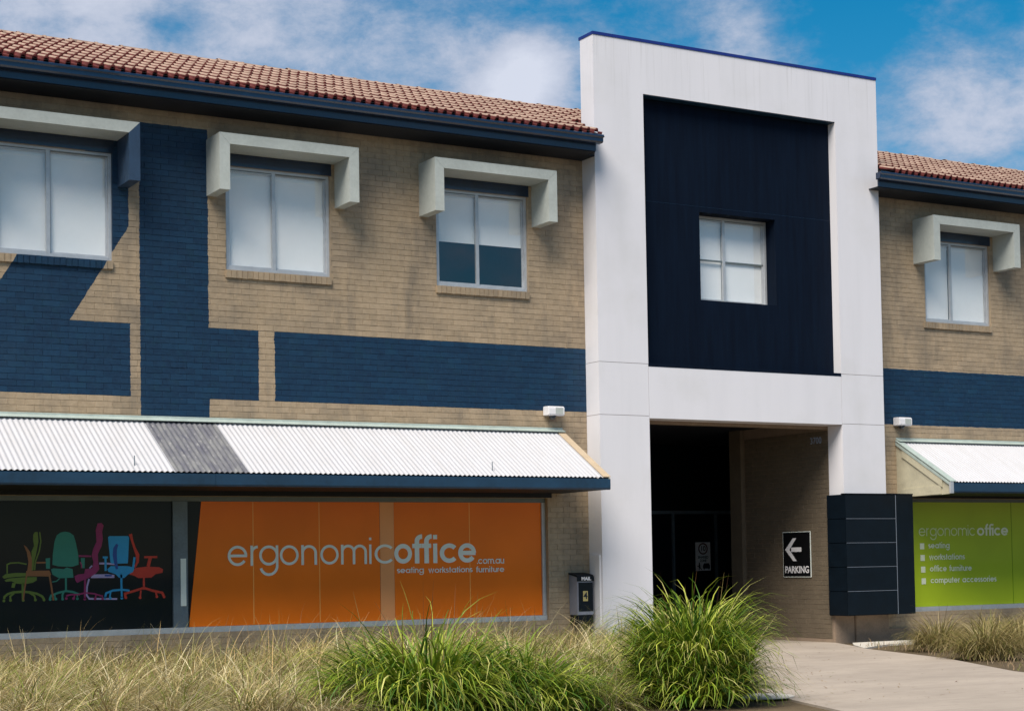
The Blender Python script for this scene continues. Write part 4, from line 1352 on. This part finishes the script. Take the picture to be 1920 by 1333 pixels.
# dry meadow: many arching tussocks that read as one mass
Ps, Hs, Ws, Bs, As, Ts, Ks = [], [], [], [], [], [], []
cnt = 0
for _ in range(60000):
    if cnt >= 420: break
    y = rng.uniform(-9.4, -.22); x = rng.uniform(2.5, 15.4)
    if x > left_edge(y) - .25: continue
    u, v = pix(x, y, .4)
    if u < -180 or u > 1500 or v > 1480: continue
    if y < -7.6 and (630 < u < 1010 or u > 1170): continue
    if y < -8.6 and u > 1180: continue
    if any(math.hypot(x - c[0], y - c[1]) < c[2] for c in ((7.55, -8.75, .6), (8.5, -8.95, .5), (10.48, -9.1, .7))): continue
    if any(math.hypot(x - c[0], y - c[1]) < .24 for c in Ks): continue
    Ks.append((x, y)); cnt += 1
    n = 380
    far = min(1, max(0, (y + 6) / 5))
    hh = rng.uniform(.36, .62) - .03 * far + (.07 if x > 9.5 else 0)
    a = rng.uniform(0, 2 * np.pi, n); q = np.sqrt(rng.uniform(0, 1, n)) * .11
    flow = 1.2 * math.sin(x * .9 + y * .6) + rng.normal(0, .5) - .5
    az = np.where(rng.random(n) < .6, flow + rng.normal(0, .6, n), a + rng.normal(0, .4, n))
    Ps.append(np.stack([x + q * np.cos(a), y + q * np.sin(a), np.zeros(n)], 1))
    Hs.append(hh * rng.uniform(.75, 1.85, n)); Ws.append(np.where(rng.random(n) < .12, .0125, rng.uniform(.004, .011, n))); As.append(az)
    Bs.append(np.abs(rng.normal(2.0, .6, n)))
    g_ = rng.random(); near_green = 2.6 if g_ < .3 else .45
    if x > 9.0 and y < -3.5: near_green *= 2.4
    Ts.append(tints(n, STRAW, (2.8, 2.6, 3.0 * near_green, 2.2, 1.6), .26) * rng.uniform(.72, 1.12))
Ps, Hs, Ws, Bs, As, Ts = (np.concatenate(v) for v in (Ps, Hs, Ws, Bs, As, Ts))
tag(blades('dry_grass', Ps, Hs, Ws, Bs, As, Ts, seg=6, curl=.75, kink=np.abs(rng.normal(.40, .30, len(Hs)))), 'straw coloured matted grass filling the bed in front of the left wing', 'grass', kind='stuff')

# seed heads that stand up in front of the orange window
n = 150
xs_ = rng.uniform(6.0, 13.5, n); ys_ = rng.uniform(-6.5, -.8, n)
ok = np.array([x < left_edge(y) - .4 for x, y in zip(xs_, ys_)])
xs_, ys_ = xs_[ok], ys_[ok]; n = len(xs_)
P = np.stack([xs_, ys_, np.zeros(n)], 1)
st = blades('seed_stalks', P, rng.uniform(.65, 1.05, n), rng.uniform(.006, .010, n), np.abs(rng.normal(.9, .45, n)), rng.normal(.1, .9, n),
            tints(n, [(.62, .44, .20), (.50, .33, .13), (.34, .30, .09)], (2, 2, 1)), seg=7, curl=1.8)
tag(st, 'sparse tall seed stalks rising above the dry grass bed', 'grass', kind='stuff')

# scattered leaves and clippings that have blown onto the concrete
n = 420
yl = rng.uniform(-10, -.6, n); sd_ = rng.random(n)
xl = np.array([left_edge(y) + .05 + (1.8 * u * u if s_ < .7 else 4 * u) for y, u, s_ in zip(yl, rng.random(n), sd_)])
tag(blades('fallen_leaves', np.stack([xl, yl, np.full(n, .006)], 1), rng.uniform(.03, .10, n), rng.uniform(.008, .018, n), np.full(n, .25), rng.uniform(0, 6.28, n),
           tints(n, [(.20, .12, .06), (.30, .20, .09), (.16, .15, .04)], (3, 2, 1)), seg=2, kink=np.full(n, 1.25)), 'scattered leaves and clippings on the concrete driveway beside the tall clump', 'leaf litter', kind='stuff')

# tussocks on the right verge
DRY = [(.34, .26, .11), (.25, .20, .07), (.16, .16, .035), (.45, .36, .19)]
for (x, y, h, r_, lab) in ((19.55, -3.1, .60, .55, 'drooping dry tussock nearest the dark tenant board on the right verge'),
                           (18.35, -5.3, .66, .60, 'large dry tussock at the right edge of the photo beside the driveway'),
                           (21.2, -2.6, .58, .55, 'dry tussock behind the first one, below the start of the lime window'),
                           (20.0, -4.4, .62, .60, 'greenish tussock between the two front tussocks on the right verge'),
                           (23.0, -2.0, .55, .55, 'far right tussock tight under the lime shop window')):
    clump('dry_tussock', x, y, h * 1.25, r_ * 1.1, 1700, lab, 'dry tussocks on the right verge', cols=DRY, wts=(3, 3, 2.4, 1), wd=.010, cat='grass clump', bend=(1.9, .5))
n = 5000
xv = rng.uniform(16.5, 24, n); yv = rng.uniform(-8, -.6, n)


def right_edge(y):
    pts = DR[1:]
    for (xa, ya), (xb, yb) in zip(pts[:-1], pts[1:]):
        if ya <= y <= yb: return xa + (xb - xa) * (y - ya) / (yb - ya)
    return 20.1


ok = np.array([x > right_edge(y) + .05 and not (y > -1.35 and x < 22.6) for x, y in zip(xv, yv)])
xv, yv = xv[ok], yv[ok]; n = len(xv)
tag(blades('ground_litter', np.stack([xv, yv, np.full(n, -.012)], 1), rng.uniform(.05, .20, n), rng.uniform(.005, .011, n), rng.uniform(.9, 2.0, n), rng.uniform(0, 6.28, n),
           tints(n, [(.30, .20, .11), (.20, .14, .07), (.13, .14, .03), (.42, .30, .18)], (3, 3, 1.6, 1.5)), seg=3), 'dead leaves and short dry grass on the right verge', 'ground cover', kind='stuff')
